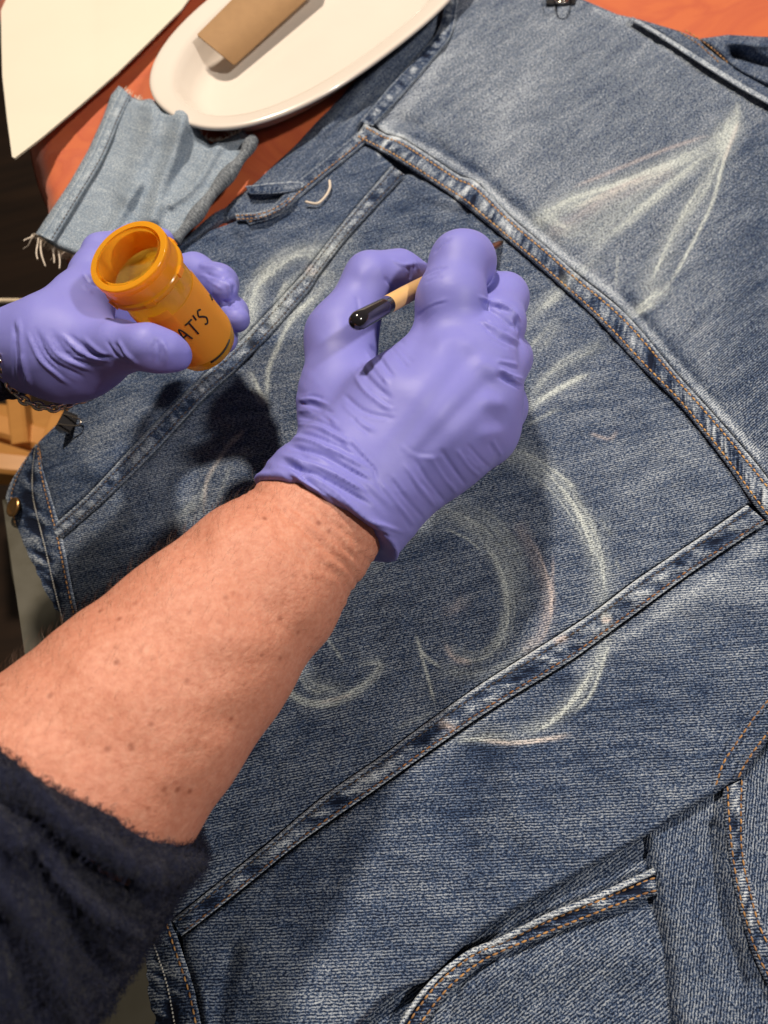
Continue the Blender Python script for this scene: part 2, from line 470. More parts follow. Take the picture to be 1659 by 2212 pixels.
# relief of the cloth: folds and puckers, metres
RE = [
 ([(1010, 425), (1040, 440), (1075, 475)], 22, .0016), ([(850, 315), (900, 350)], 18, .0012),
 ([(1060, 800), (1200, 700), (1290, 690)], 22, .0014), ([(1170, 860), (1260, 790), (1320, 745)], 16, -.0016), ([(1280, 820), (1340, 790), (1400, 800)], 20, .0012),
 ([(1040, 1600), (1010, 1700), (1000, 1830)], 40, -.0035), ([(1120, 1610), (1110, 1720), (1140, 1800)], 35, .0028), ([(920, 1700), (900, 1850)], 50, .0025),
 ([(700, 1800), (800, 1760), (950, 1700)], 24, .0016), ([(500, 2060), (480, 2160), (470, 2230)], 24, -.004), ([(560, 2050), (600, 2150)], 60, .003),
 ([(1090, 2000), (1250, 1900), (1400, 1800)], 26, .0025), ([(600, 700), (520, 800), (430, 880)], 20, .001), ([(300, 900), (240, 960), (200, 1010)], 30, .003), ([(380, 560), (420, 640), (400, 720)], 30, .003),
 ([(960, 90), (990, 40), (1000, 0)], 22, .003), ([(880, 230), (930, 180), (1010, 120)], 18, .002), ([(840, 262), (900, 270), (960, 320)], 13, -.002),
 ([(940, 320), (1000, 355), (1040, 375)], 12, -.002), ([(1060, 410), (1150, 485), (1230, 560)], 12, -.002), ([(1340, 640), (1400, 710), (1480, 800), (1560, 890)], 14, -.0018),
 ([(1000, 440), (940, 430), (900, 420)], 16, .0018), ([(850, 420), (900, 430), (1000, 470)], 16, -.0012), ([(1460, 980), (1380, 880)], 24, .0016),
 ([(1500, 1100), (1560, 1060), (1600, 1060)], 30, .0012), ([(1400, 1300), (1550, 1280), (1659, 1300)], 40, .0016), ([(640, 430), (560, 470), (520, 500)], 14, .003), ([(700, 440), (640, 500), (600, 560)], 30, .002),
]
def wear(px, py):
    ch = np.clip(stroke_sum(px, py, CH), 0, 1.1)
    fa = stroke_sum(px, py, FA, False)
    pk = np.clip(stroke_sum(px, py, PK), 0, 1)
    return np.stack([ch, fa, pk], -1)

def relief(px, py):
    return (stroke_sum(px, py, RE) + 0.0007 * vnoise(px / 45, py / 45, 1) + 0.0011 * vnoise(px / 130, py / 110, 2)
            + 0.00022 * vnoise(px / 11, py / 11, 9) + 0.0004 * vnoise((px + py) / 24, (px - py) / 70, 5))

jloc = P(830, 1100, 0)
jacket = empty('denim_jacket', jloc, 'faded blue denim jacket lying back up with pale chalk curves drawn on it', 'jacket')

def cloth_patch(name, poly, mat, z=0.0, step=3.5, edge=10, thick=0.002, parent=jacket, extra=None, wear_on=True, smooth_poly=False, label=None, rel=1.0, kind=None, fade=0.0):
    px, py, fa, d = grid_patch(dense(list(poly) + [poly[0]], 8)[:-1] if smooth_poly else poly, step)
    zz = z(px, py) if callable(z) else np.full(px.shape, z)
    if rel: zz = zz + rel * relief(px, py)
    if extra is not None: zz = zz + stroke_sum(px, py, extra)
    e = np.clip(d / edge, 0, 1)
    zz = zz - thick * (1 - np.sqrt(np.clip(1 - (1 - e) ** 2, 0, 1)))
    base = P(px, py, np.zeros_like(px))
    wr = wear(px, py) if wear_on else np.zeros((len(px), 3))
    wr[:, 1] += fade
    o = mesh_obj(name, P(px, py, zz), fa, mat, parent, attrs={'wuv': base, 'wear': wr})
    if label: o['label'] = label
    if kind: o['kind'] = kind
    return o

def zback(px, py): return 0.004 + zdrop(px, py)

waist_r = [(83, 955), (92, 1010), (132, 1150), (170, 1330), (250, 1600), (330, 1870), (352, 1930), (395, 2060), (425, 2150), (446, 2250)]
waist_l = [(70, 968), (20, 1050), (16, 1110), (52, 1240), (92, 1390), (160, 1720), (250, 2040), (272, 2110), (290, 2250)]

cloth_patch('back_panel', [tuple(p) for p in yoke_lo[2:14]] + seam_hi + [tuple(p) for p in waist_r[7:2:-1]] + left_r[::-1], D_back, zback)
cloth_patch('yoke', [(984, -15), (968, 70), (925, 124), (860, 200), (800, 265)] + yoke_hi[1:] + [(1720, 1085), (1720, 255), (1659, 216), (1562, 158), (1470, 98), (1373, 40), (1303, 24), (1249, -2), (1240, -15)], D_yoke, lambda x, y: 0.005 + 0 * x)
cloth_patch('side_panel', [(858, 366), (800, 312), (768, 306), (705, 360), (640, 415), (585, 465), (510, 478), (450, 500), (380, 545), (300, 640), (210, 780), (140, 900), (83, 955), (92, 1010), (130, 1150)] + left_l[::-1], D_left, zback)
diag = [(1720, 1560), (1659, 1600), (1600, 1683), (1540, 1718), (1470, 1760), (1385, 1813), (1280, 1870), (1180, 1928), (1080, 1985), (1000, 2046), (920, 2120), (880, 2135), (830, 2160), (740, 2250)]
cloth_patch('side_panel', seam_lo[::-1] + [(1720, 1090)] + diag + [(446, 2250), (425, 2150), (395, 2060)], D_side, lambda x, y: 0.0045 + zdrop(x, y) + 0.006 * np.clip((y - 1500 + (x - 1300) * 0.55) / 260, 0, 1), thick=0.006, edge=16)

cloth_patch('lining', [(960, -15), (760, 260), (500, 500), (420, 620), (300, 800), (200, 960), (120, 1010), (150, 1200), (260, 1600), (360, 2000), (420, 2250), (1720, 2250), (1720, 230), (1400, 60), (1250, -5)], D_side, lambda x, y: -0.0015 + zdrop(x, y), step=12, edge=4, rel=0.3)
# --- strips (seams, waistband): s along, t across
def strip(name, ea, eb, mat, parent, z0, h, n=None, m=14, pucker=0.0006, seed=0, fade=0.0, edgefade=0.3, pfade=0.35, period=16.0, valley=(0.2, 0.8), rel=1.0, drop=True, twill=None):
    A = dense(ea, 16); B = dense(eb, 16)
    def resample(c, n):
        L = np.concatenate([[0], np.cumsum(np.hypot(*np.diff(c, axis=0).T))])
        s = np.linspace(0, L[-1], n)
        return np.stack([np.interp(s, L, c[:, 0]), np.interp(s, L, c[:, 1])], 1), L[-1]
    LA = np.hypot(*np.diff(A, axis=0).T).sum()
    n = n or int(LA / 3.5)
    A, L = resample(A, n); B, _ = resample(B, n)
    tt = np.linspace(0, 1, m)
    px = A[:, None, 0] * (1 - tt) + B[:, None, 0] * tt
    py = A[:, None, 1] * (1 - tt) + B[:, None, 1] * tt
    s = np.linspace(0, L, n)[:, None] * np.ones(m)
    T = np.ones((n, 1)) * tt
    prof = np.clip(1 - np.abs(2 * T - 1) ** 6, 0, 1) ** 0.5
    if twill is None:
        pk = vnoise(s / period + T * 1.2, T * 1.3 + 7 * seed, seed) * 0.8 + vnoise(s / (period * 0.45) + T * 0.8, T * 1.5, seed + 3) * 0.7
    else:                    # puckers drawn out along the weave
        ct, st = math.cos(math.radians(twill)), math.sin(math.radians(twill))
        al, ac = px * ct - py * st, px * st + py * ct
        pk = vnoise(al / (period * 3), ac / period, seed) * 1.0 + vnoise(al / (period * 1.6), ac / (period * .5), seed + 3) * 0.6
    pk = pk + 0.5 * vnoise(s / 90, T * 0, seed + 5)
    win = np.exp(-((T - 0.5) / 0.26) ** 2)
    zz = z0 + h * prof + pucker * pk * (0.35 + win) - sum(0.0007 * np.exp(-((T - v) / 0.055) ** 2) for v in valley)
    zz = zz + rel * relief(px, py)
    if drop: zz = zz + zdrop(px, py)
    wr = wear(px, py)
    ed = np.exp(-(T / 0.085) ** 2) + 0.6 * np.exp(-((1 - T) / 0.06) ** 2)
    wr[..., 1] = wr[..., 1] * 0.5 + fade + edgefade * ed + pfade * pk * win - 0.25 * sum(np.exp(-((T - v) / 0.06) ** 2) for v in valley)
    V = P(px, py, zz).reshape(-1, 3)
    idx = np.arange(n * m).reshape(n, m)
    fa = np.stack([idx[:-1, :-1], idx[1:, :-1], idx[1:, 1:], idx[:-1, 1:]], -1).reshape(-1, 4)
    # face up?
    a, b, c = V[fa[0, 0]], V[fa[0, 1]], V[fa[0, 2]]
    if np.cross(b - a, c - a)[2] < 0: fa = fa[:, ::-1].copy()
    o = mesh_obj(name, V, fa, mat, parent, attrs={'wuv': P(px, py, np.zeros_like(px)).reshape(-1, 3), 'wear': wr.reshape(-1, 3)})
    def at(sf, t):     # world point on the strip
        i = np.clip(sf * (n - 1), 0, n - 1.001); i0 = i.astype(int); f = (i - i0)[:, None]
        Z = V.reshape(n, m, 3)
        j = t * (m - 1); j0 = min(int(j), m - 2); g = j - j0
        q = Z[:, j0] * (1 - g) + Z[:, j0 + 1] * g
        return q[i0] * (1 - f) + q[i0 + 1] * f
    return o, at

def stitch_mesh(name, path, mat, parent, length=0.0026, gap=0.0008, r=0.00040, jitter=0.2):
    """a row of short thread loops along a 3-d path, one mesh"""
    L = np.concatenate([[0], np.cumsum(np.linalg.norm(np.diff(path, axis=0), axis=1))])
    vs, fs = [], []
    s = 0.0
    while s + length < L[-1]:
        ln = length * (1 + jitter * (random.random() - .5))
        a = np.array([np.interp(s, L, path[:, k]) for k in range(3)])
        b = np.array([np.interp(s + ln, L, path[:, k]) for k in range(3)])
        ax = (b - a); ax /= np.linalg.norm(ax) + 1e-9
        up = np.array([0, 0, 1.0]); sd = np.cross(ax, up); sd /= np.linalg.norm(sd) + 1e-9
        a = a + sd * r * 0.5 * (random.random() - .5); b = b + sd * r * 0.5 * (random.random() - .5)
        k0 = len(vs)
        for u, rr, lift in ((0, .35, -.3), (.2, .95, .5), (.5, 1.1, .8), (.8, .95, .5), (1, .35, -.3)):
            c = a + (b - a) * u + up * r * lift
            for q in range(6):
                an = q * math.pi / 3
                vs.append(c + (sd * math.cos(an) + up * math.sin(an)) * r * rr)
        for q in range(4):
            for j in range(6):
                fs.append((k0 + q * 6 + j, k0 + q * 6 + (j + 1) % 6, k0 + q * 6 + 6 + (j + 1) % 6, k0 + q * 6 + 6 + j))
        s += ln + gap
    if not vs: return None
    return mesh_obj(name, np.array(vs), np.array(fs), mat, parent, kind='stuff')

def thread_mat(name, a, b):
    t = NT(name); v = t.obj()
    t.set(Base_Color=t.mix(t.rng(t.noise(v, 170, 3), 0.35, 0.65), a, b), Roughness=0.75)
    return t.m
M_tan = thread_mat('thread_tan', (0.50, 0.27, 0.095), (0.22, 0.11, 0.05))
M_dkthread = thread_mat('thread_dark', (0.10, 0.07, 0.05), (0.03, 0.035, 0.05))
M_pale = thread_mat('thread_pale', (0.55, 0.52, 0.46), (0.35, 0.36, 0.36))
ss = np.linspace(0, 1, 700)

yb, yat = strip('yoke_seam', yoke_hi, yoke_lo[:-1] + [(1700, 1180)], D_band, jacket, 0.005, 0.0024, seed=1, edgefade=0.5, pucker=0.0009, period=10, pfade=0.6, drop=False)
M_gold = thread_mat('thread_gold', (0.75, 0.43, 0.14), (0.48, 0.24, 0.08))
stitch_mesh('stitching', yat(ss, 0.22), M_gold, yb, r=0.00046)
stitch_mesh('stitching', yat(ss, 0.82), M_gold, yb, r=0.00046)
sb, sat = strip('panel_seam', seam_hi, seam_lo, D_band, jacket, 0.005, 0.0020, seed=2, edgefade=0.95, pucker=0.0009, period=13, valley=(0.24, 0.86), pfade=0.5, twill=6)
stitch_mesh('stitching', sat(ss, 0.24), M_dkthread, sb)
stitch_mesh('stitching', sat(ss, 0.86), thread_mat('thread_brown', (0.34, 0.15, 0.05), (0.03, 0.025, 0.03)), sb)
lb, lat = strip('panel_seam', left_l, left_r, D_band, jacket, 0.004, 0.0022, seed=3, edgefade=0.35, pucker=0.0008, period=13, valley=(0.25, 0.8), pfade=0.38)
stitch_mesh('stitching', lat(ss, 0.25), M_dkthread, lb)
stitch_mesh('stitching', lat(ss, 0.8), M_dkthread, lb)

wb, wat = strip('waistband', waist_l, waist_r, D_band, jacket, 0.004, 0.003, seed=4, m=26, edgefade=0.3, pucker=0.0008, period=14, valley=(0.12, 0.55, 0.62, 0.9), pfade=0.55, twill=-30)
stitch_mesh('stitching', wat(ss, 0.12), M_tan, wb)
stitch_mesh('stitching', wat(ss, 0.9), M_tan, wb)
stitch_mesh('stitching', wat(ss, 0.6), M_pale, wb, length=0.0012, gap=0.0004)

# armhole seam and sleeve at the far side
arm_r = [(992, -15), (976, 74), (934, 130), (868, 207), (806, 272)]
arm_l = [(962, -15), (948, 60), (908, 112), (842, 186), (778, 262)]
cloth_patch('sleeve', [(955, -15), (962, 30), (945, 90), (900, 130), (840, 200), (785, 275), (768, 310), (705, 362), (640, 418), (585, 468), (510, 480), (450, 505), (378, 552), (380, 530), (450, 470), (492, 437), (525, 415), (560, 386), (625, 325), (725, 220), (770, 170), (830, 115), (900, 50), (960, -15)][::-1] , D_arm, lambda x, y: 0.0035 + 0 * x, edge=30, thick=0.010,
            extra=[([(900, 60), (800, 170), (700, 280)], 16, .003), ([(850, 150), (760, 250), (660, 350)], 10, -.0015), ([(530, 412), (600, 405), (650, 395)], 9, .004), ([(520, 470), (580, 460), (625, 425)], 8, .003), ([(490, 440), (480, 490), (470, 540)], 16, -.006), ([(540, 440), (600, 430)], 12, -.003)])
ab, aat = strip('armhole_seam', arm_r, arm_l, D_band, jacket, 0.006, 0.0022, seed=5, edgefade=0.35, period=13, pfade=0.55, drop=False)
ub, uat = strip('sleeve_seam', [(800, 300), (755, 338), (705, 378), (655, 420), (600, 466), (540, 486)], [(776, 284), (735, 318), (685, 358), (632, 400), (585, 446), (525, 468)], D_band, jacket, 0.005, 0.0016, seed=6, edgefade=0.3, period=13, drop=False)
stitch_mesh('stitching', uat(ss, 0.3), M_tan, ub)
pb, pat_ = strip('sleeve_placket', [(530, 402), (580, 396), (640, 392), (660, 400)], [(540, 420), (585, 420), (630, 415), (650, 408)], D_band, jacket, 0.006, 0.002, seed=7, edgefade=0.4, period=12, drop=False)
kb, kat = strip('sleeve_cuff_seam', [(508, 462), (560, 458), (600, 442), (628, 420)], [(512, 478), (565, 474), (608, 456), (640, 428)], D_band, jacket, 0.006, 0.002, seed=8, edgefade=0.4, period=12, drop=False)
stitch_mesh('stitching', kat(ss, 0.3), M_tan, kb); stitch_mesh('stitching', kat(ss, 0.75), M_tan, kb)

# collar, upper right
cloth_patch('collar', [(1368, 38), (1406, 49), (1470, 68), (1508, 84), (1540, 110), (1590, 150), (1720, 215), (1720, 262), (1659, 222), (1562, 165), (1470, 104)], D_front, 0.007, edge=12, thick=0.004)
cloth_patch('collar', [(1508, 84), (1573, 75), (1640, 79), (1720, 82), (1720, 225), (1600, 160), (1545, 118)], D_arm, 0.010, edge=20, thick=0.010, extra=[([(1590, 120), (1640, 140), (1720, 160)], 18, -.009), ([(1560, 92), (1720, 100)], 10, .003)], label='folded inner side of the collar')
cb, cat_ = strip('collar_piping', [(1366, 36), (1420, 66), (1500, 116), (1590, 172), (1659, 212), (1720, 248)], [(1362, 44), (1415, 75), (1494, 127), (1584, 184), (1655, 224), (1720, 262)], D_band, jacket, 0.0075, 0.002, seed=9, m=8, edgefade=0.1, fade=0.28, valley=(), pucker=0.0004, period=5, drop=False)
for a, b in (((1462, 66), (1556, 138)), ((1480, 66), (1572, 136))):
    q = dense([a, ((a[0] + b[0]) / 2 + 3, (a[1] + b[1]) / 2 - 3), b], 20)
    stitch_mesh('stitching', P(q[:, 0], q[:, 1], 0.0105), M_tan, jacket)

# lower right: front of the jacket and the sleeve tucked under the side
cloth_patch('front_panel', [(1720, 1600), (1600, 1660), (1385, 1790), (1080, 1960), (900, 2090), (700, 2250), (1720, 2250)], D_front, -0.001, wear_on=True, edge=6, extra=[([(1100, 2060), (1250, 1985), (1400, 1950)], 14, -.003), ([(1000, 2150), (1150, 2080), (1380, 2060)], 60, .004), ([(960, 2212), (1000, 2120), (1080, 2060)], 10, -.003)])
fs_a = [(1412, 1874), (1390, 1884), (1280, 1934), (1180, 1974), (1080, 2024), (1005, 2056), (930, 2116), (870, 2196), (850, 2250)]
fs_b = [(1420, 1935), (1395, 1940), (1300, 1975), (1200, 2015), (1110, 2050), (1040, 2085), (975, 2140), (920, 2210), (905, 2250)]
fb, fat = strip('front_seam', fs_a, fs_b, D_band, jacket, 0.001, 0.004, seed=10, edgefade=0.3, pucker=0.0016, period=17, valley=(0.3, 0.8), pfade=0.6, twill=-8, drop=False)
pp, ppat = strip('seam_piping', fs_a, [(x + 5, y + 13) for x, y in fs_a], D_band, jacket, 0.004, 0.0022, seed=11, m=8, fade=0.5, edgefade=0.1, valley=(), period=5, drop=False)
stitch_mesh('stitching', fat(ss, 0.36), M_tan, fb); stitch_mesh('stitching', fat(ss, 0.82), M_tan, fb)
cloth_patch('sleeve', [(1372, 1770), (1470, 1705), (1560, 1650), (1640, 1600), (1720, 1550), (1720, 2250), (1444, 2250), (1440, 2212), (1428, 2101), (1404, 1976), (1390, 1886)], D_tube, lambda x, y: 0.003 + 0 * x, edge=46, thick=0.012, extra=[([(1440, 1850), (1470, 2000), (1500, 2200)], 40, .003), ([(1540, 1790), (1560, 1950), (1600, 2120)], 16, -.004)])
tb, tat = strip('sleeve_seam', [(1612, 1680), (1608, 1826), (1626, 1920), (1650, 2000), (1700, 2090)], [(1560, 1704), (1568, 1801), (1588, 1926), (1625, 2060), (1680, 2170)], D_band, jacket, 0.0045, 0.0036, seed=12, edgefade=0.3, pucker=0.0016, period=18, pfade=0.6, twill=60, drop=False)
stitch_mesh('stitching', tat(ss, 0.2), M_tan, tb); stitch_mesh('stitching', tat(ss, 0.78), M_tan, tb)
for q in ([(1680, 1490), (1640, 1536), (1590, 1606), (1562, 1650), (1545, 1700)], [(1700, 1545), (1659, 1583), (1630, 1620), (1605, 1658), (1590, 1690)]):
    q = dense(q, 20)
    stitch_mesh('stitching', P(q[:, 0], q[:, 1], 0.0135 - 0.002 * np.clip((q[:, 1] - 1640) / 60, 0, 1)), M_tan, jacket)

# brass shank button on the waistband
t = NT('brass'); t.set(Base_Color=(0.62, 0.34, 0.13), Metallic=1.0, Roughness=0.32); t.bump(t.noise(t.obj(), 900, 2), 0.3, 0.0003); M_brass = t.m
def lathe(prof, n=32):
    vs = []; fs = []
    for r, z in prof:
        for k in range(n):
            a = 2 * math.pi * k / n
            vs.append((r * math.cos(a), r * math.sin(a), z))
    for i in range(len(prof) - 1):
        for k in range(n):
            fs.append((i * n + k, i * n + (k + 1) % n, (i + 1) * n + (k + 1) % n, (i + 1) * n + k))
    return np.array(vs), fs
bv, bf = lathe([(0.0001, 0.0042), (0.003, 0.0046), (0.0042, 0.0042), (0.0050, 0.0050), (0.0062, 0.0050), (0.0068, 0.0040), (0.0066, 0.0030), (0.002, 0.0022), (0.002, 0)])
bz = float(zdrop(np.array([41.]), np.array([1098.]))[0]) + 0.007
bp = P(41, 1098, bz)
tilt = np.array(Matrix.Rotation(math.radians(-28), 3, 'Y'))
mesh_obj('button', bv @ tilt.T + bp, bf, M_brass, jacket)

# loose thread lying on the side panel
def tube(path, r, mat, name, parent=None, n=6, taper=False, kind=None):
    path = np.asarray(path, float); vs = []; fs = []
    k = len(path)
    rr = r * (np.ones(k) if not taper else np.linspace(1, 0.15, k)) if np.isscalar(r) else np.asarray(r)
    tg = np.gradient(path, axis=0); tg /= np.linalg.norm(tg, axis=1)[:, None] + 1e-12
    up = np.array([0.13, 0.21, 0.97])
    for i in range(k):
        s = np.cross(tg[i], up); s /= np.linalg.norm(s) + 1e-9
        u = np.cross(s, tg[i])
        for q in range(n):
            a = 2 * math.pi * q / n
            vs.append(path[i] + (s * math.cos(a) + u * math.sin(a)) * rr[i])
    for i in range(k - 1):
        for q in range(n):
            fs.append((i * n + q, i * n + (q + 1) % n, (i + 1) * n + (q + 1) % n, (i + 1) * n + q))
    fs.append(tuple(range(n))[::-1]); fs.append(tuple((k - 1) * n + q for q in range(n)))
    return mesh_obj(name, vs, fs, mat, parent, kind=kind)
M_white_thread = thread_mat('white_thread', (0.72, 0.62, 0.52), (0.6, 0.52, 0.44))
q = dense([(712, 390), (712, 408), (700, 428), (684, 440), (660, 436)], 8)
th = tube(P(q[:, 0], q[:, 1], 0.0085), 0.0009, M_white_thread, 'loose_thread')
tag(th, 'curved loose white thread lying on the jacket near the yoke seam end', 'thread')

# backing board under the jacket, seen at the lower left
t = NT('board_grey'); v = t.obj()
t.set(Base_Color=t.mix(t.noise(v, 30, 5), (0.055, 0.05, 0.036), (0.085, 0.078, 0.058)), Roughness=t.rng(t.noise(v, 60, 4), 0.3, 0.7, 0.3, 0.55)); M_board = t.m
bpoly = np.array([(5, 1080), (25, 1240), (70, 1440), (110, 1800), (90, 2260), (700, 2260), (600, 1900), (420, 1200), (200, 1050)], float)
zt = -0.010 + zdrop(bpoly[:, 0], bpoly[:, 1]) * 1.0
zt = np.full(len(bpoly), -0.012); zt[:3] = [-0.06, -0.06, -0.05]; zt[-1] = -0.03
top = P(bpoly[:, 0], bpoly[:, 1], zt); bot = top - np.array([0, 0, 0.006]); nb = len(bpoly)
brd = mesh_obj('backing_board', np.vstack([top, bot]), [tuple(range(nb))[::-1]] + [tuple(range(nb, 2 * nb))] + [(i, (i + 1) % nb, nb + (i + 1) % nb, nb + i) for i in range(nb)], M_board, smooth=False)
tag(brd, 'dark olive grey board under the jacket at the lower left', 'board')

# ------------------------------------------------------------------ things on the tablecloth, far side
t = NT('paper_white'); v = t.obj()
t.set(Base_Color=t.mix(t.noise(v, 12, 4), (0.68, 0.63, 0.53), (0.62, 0.57, 0.47)), Roughness=0.75); t.bump(t.noise(v, 700, 3), 0.12, 0.0004)
pp_ = [(40, -60), (2, 22), (3, 90), (5, 165), (15, 255), (27, 345), (90, 297), (170, 230), (250, 160), (320, 92), (392, 20), (450, -60)]
px, py, fa, d = grid_patch(pp_, 7)
zz = 0.006 + 0.004 * np.sin((px + py) / 130) * 0.5 + 0.012 * np.clip((py - 250) / 100, 0, 1) + 0.004 * np.clip((200 - px) / 200, 0, 1)
up_ = P(px, py, zz); dn = up_ - np.array([0, 0, 0.0012]); n0 = len(up_)
ppr = mesh_obj('paper_sheet', np.vstack([up_, dn]), np.vstack([fa, fa[:, ::-1] + n0]), t.m)
tag(ppr, 'large plain white card sheet with a pointed corner over the table edge', 'paper')

# white oval platter
t = NT('white_ceramic'); v = t.obj()
t.set(Base_Color=t.mix(t.noise(v, 14, 3), (0.70, 0.64, 0.58), (0.66, 0.59, 0.53)), Roughness=0.2); t.b.inputs['Coat Weight'].default_value = 0.3
M_cer = t.m
pc = P(680, 60, 0.0)
e0, e1 = P(368, 250, 0.022), P(975, -190, 0.022)
pc = (e0 + e1) / 2; pc[2] = -0.004
ax = (e1 - e0); La = np.linalg.norm(ax[:2]) / 2; ang = math.atan2(ax[1], ax[0])
bside = P(600, 256, 0.022)
rel_ = bside - pc
cxs = rel_[0] * math.cos(ang) + rel_[1] * math.sin(ang); cys = -rel_[0] * math.sin(ang) + rel_[1] * math.cos(ang)
Lb = abs(cys) / max(1e-3, (1 - min(0.95, abs(cxs / La)) ** 2.4) ** (1 / 2.4))
prof = [(None, 0.0032), (0.060, 0.0030), (0.036, 0.0036), (0.029, 0.0054), (0.024, 0.0100), (0.020, 0.0165), (0.017, 0.0205), (0.0145, 0.0225), (0.012, 0.0232), (0.004, 0.0245), (0.0015, 0.0249), (0.0, 0.0240), (0.0, 0.0226), (0.004, 0.0216), (0.014, 0.0195), (0.024, 0.0040), (0.030, 0.0), (None, 0.0)]
vs = []; nseg = 160
for ins_, z in prof:
    for k in range(nseg):
        a = 2 * math.pi * k / nseg
        c, s_ = math.cos(a), math.sin(a); ee = 2 / 2.4
        fx, fy = (0.0, 0.0) if ins_ is None else (La - ins_, Lb - ins_)
        x = fx * math.copysign(abs(c) ** ee, c); y = fy * math.copysign(abs(s_) ** ee, s_)
        vs.append((pc[0] + x * math.cos(ang) - y * math.sin(ang), pc[1] + x * math.sin(ang) + y * math.cos(ang), pc[2] + z * 1.15))
fs = [(i * nseg + k, i * nseg + (k + 1) % nseg, (i + 1) * nseg + (k + 1) % nseg, (i + 1) * nseg + k) for i in range(len(prof) - 1) for k in range(nseg)]
pl = mesh_obj('platter', vs, fs, M_cer)
tag(pl, 'white glazed oval platter on the orange tablecloth', 'platter')

# brown card lying in the platter
t = NT('kraft_card'); v = t.obj()
t.set(Base_Color=t.mix(t.noise(v, 160, 4), (0.36, 0.21, 0.095), (0.29, 0.165, 0.075)), Roughness=0.8)
kc = [(425, 75), (505, 140), (690, -28), (690, -90), (560, -60)]
px, py, fa, d = grid_patch(kc, 6)
u_ = ((505 - px) * .63 + (140 - py) * .78) / 100
zz = 0.008 + 0.020 * np.clip(u_, -.2, 2) + 0.002 * np.sin(u_ * 4)
u1 = P(px, py, zz); u2 = u1 - np.array([0, 0, 0.0008]); n0 = len(u1)
card = mesh_obj('brown_card', np.vstack([u1, u2]), np.vstack([fa, fa[:, ::-1] + n0]), t.m)
tag(card, 'curled piece of brown card lying in the white platter', 'card')

# cut denim scrap
sc = [(257, 185), (270, 196), (285, 210), (305, 216), (325, 213), (342, 222), (352, 234), (364, 220), (385, 228), (405, 243), (420, 264), (436, 288), (455, 312), (468, 303), (488, 300), (505, 292), (522, 281), (545, 298), (556, 314), (520, 362), (470, 425), (420, 490), (380, 532), (340, 575), (280, 580), (230, 570), (165, 556), (120, 538), (75, 508), (100, 470), (150, 395), (190, 325), (222, 255), (240, 205)]
sloc = P(300, 400, 0)
scrap = empty('denim_scrap', sloc, 'cut off pale denim trouser leg piece with frayed end beside the platter', 'denim scrap')
cloth_patch('cloth', sc, D_scrap, lambda x, y: 0.010 + 0.012 * np.exp(-(((x - 380) / 90) ** 2 + ((y - 250) / 70) ** 2)) + 0.0 * x, edge=18, thick=0.010, parent=scrap, wear_on=False, rel=0.6, step=3.5,
            extra=[([(400, 245), (375, 330), (350, 400), (330, 470)], 20, .008), ([(430, 290), (400, 350), (350, 420)], 14, -.0015), ([(330, 225), (320, 300), (270, 420)], 22, .005), ([(300, 400), (250, 480), (210, 540)], 14, .005), ([(360, 225), (340, 290)], 8, -.0015), ([(470, 320), (420, 400), (370, 440)], 12, .004)])
cb2, c2at = strip('side_seam', [(262, 188), (232, 250), (195, 335), (145, 420), (88, 508)], [(284, 208), (258, 262), (222, 345), (170, 432), (116, 522)], D_scrap, scrap, 0.012, 0.002, seed=13, rel=0.5, drop=False, pfade=0.25)
stitch_mesh('stitching', c2at(ss, 0.8), M_dkthread, cb2)
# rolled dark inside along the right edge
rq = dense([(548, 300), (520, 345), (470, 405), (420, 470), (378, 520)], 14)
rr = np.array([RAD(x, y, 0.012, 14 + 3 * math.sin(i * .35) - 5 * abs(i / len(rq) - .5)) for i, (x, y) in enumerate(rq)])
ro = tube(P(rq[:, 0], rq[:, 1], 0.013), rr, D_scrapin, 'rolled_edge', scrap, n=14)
def give_wuv(o):
    me = o.data; n = len(me.vertices); co = np.empty(n * 3, np.float32); me.vertices.foreach_get('co', co)
    a = me.attributes.new('wuv', 'FLOAT_VECTOR', 'POINT'); a.data.foreach_set('vector', co)
    b = me.attributes.new('wear', 'FLOAT_VECTOR', 'POINT'); b.data.foreach_set('vector', np.zeros(n * 3, np.float32))
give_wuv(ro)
# frayed threads on the cut ends
vs, fs = [], []
def add_tube(path, r, n=4):
    path = np.asarray(path); k0 = len(vs); k = len(path)
    tg = np.gradient(path, axis=0); tg /= np.linalg.norm(tg, axis=1)[:, None] + 1e-12
    for i in range(k):
        s = np.cross(tg[i], (0.2, 0.1, 0.97)); s /= np.linalg.norm(s) + 1e-9; u = np.cross(s, tg[i])
        for q in range(n):
            a = 2 * math.pi * q / n; vs.append(path[i] + (s * math.cos(a) + u * math.sin(a)) * r * (1 - 0.5 * i / k))
    for i in range(k - 1):
        for q in range(n): fs.append((k0 + i * n + q, k0 + i * n + (q + 1) % n, k0 + (i + 1) * n + (q + 1) % n, k0 + (i + 1) * n + q))
bot_edge = dense([(75, 508), (120, 538), (165, 556), (230, 572), (285, 582)], 30)
for i in range(190):
    p = bot_edge[rng.integers(len(bot_edge))]
    ln = rng.uniform(5, 16) if i > 6 else rng.uniform(20, 36)
    dx, dy = rng.normal(-0.3, 0.35), 1.0
    qx = p[0] + np.linspace(0, 1, 6) * ln * dx + rng.normal(0, 3, 6) * np.linspace(0, 1, 6)
    qy = p[1] - 4 + np.linspace(0, 1, 6) * ln * dy
    add_tube(P(qx, qy, 0.006 - 0.006 * np.linspace(0, 1, 6)), rng.uniform(.00025, .0005))
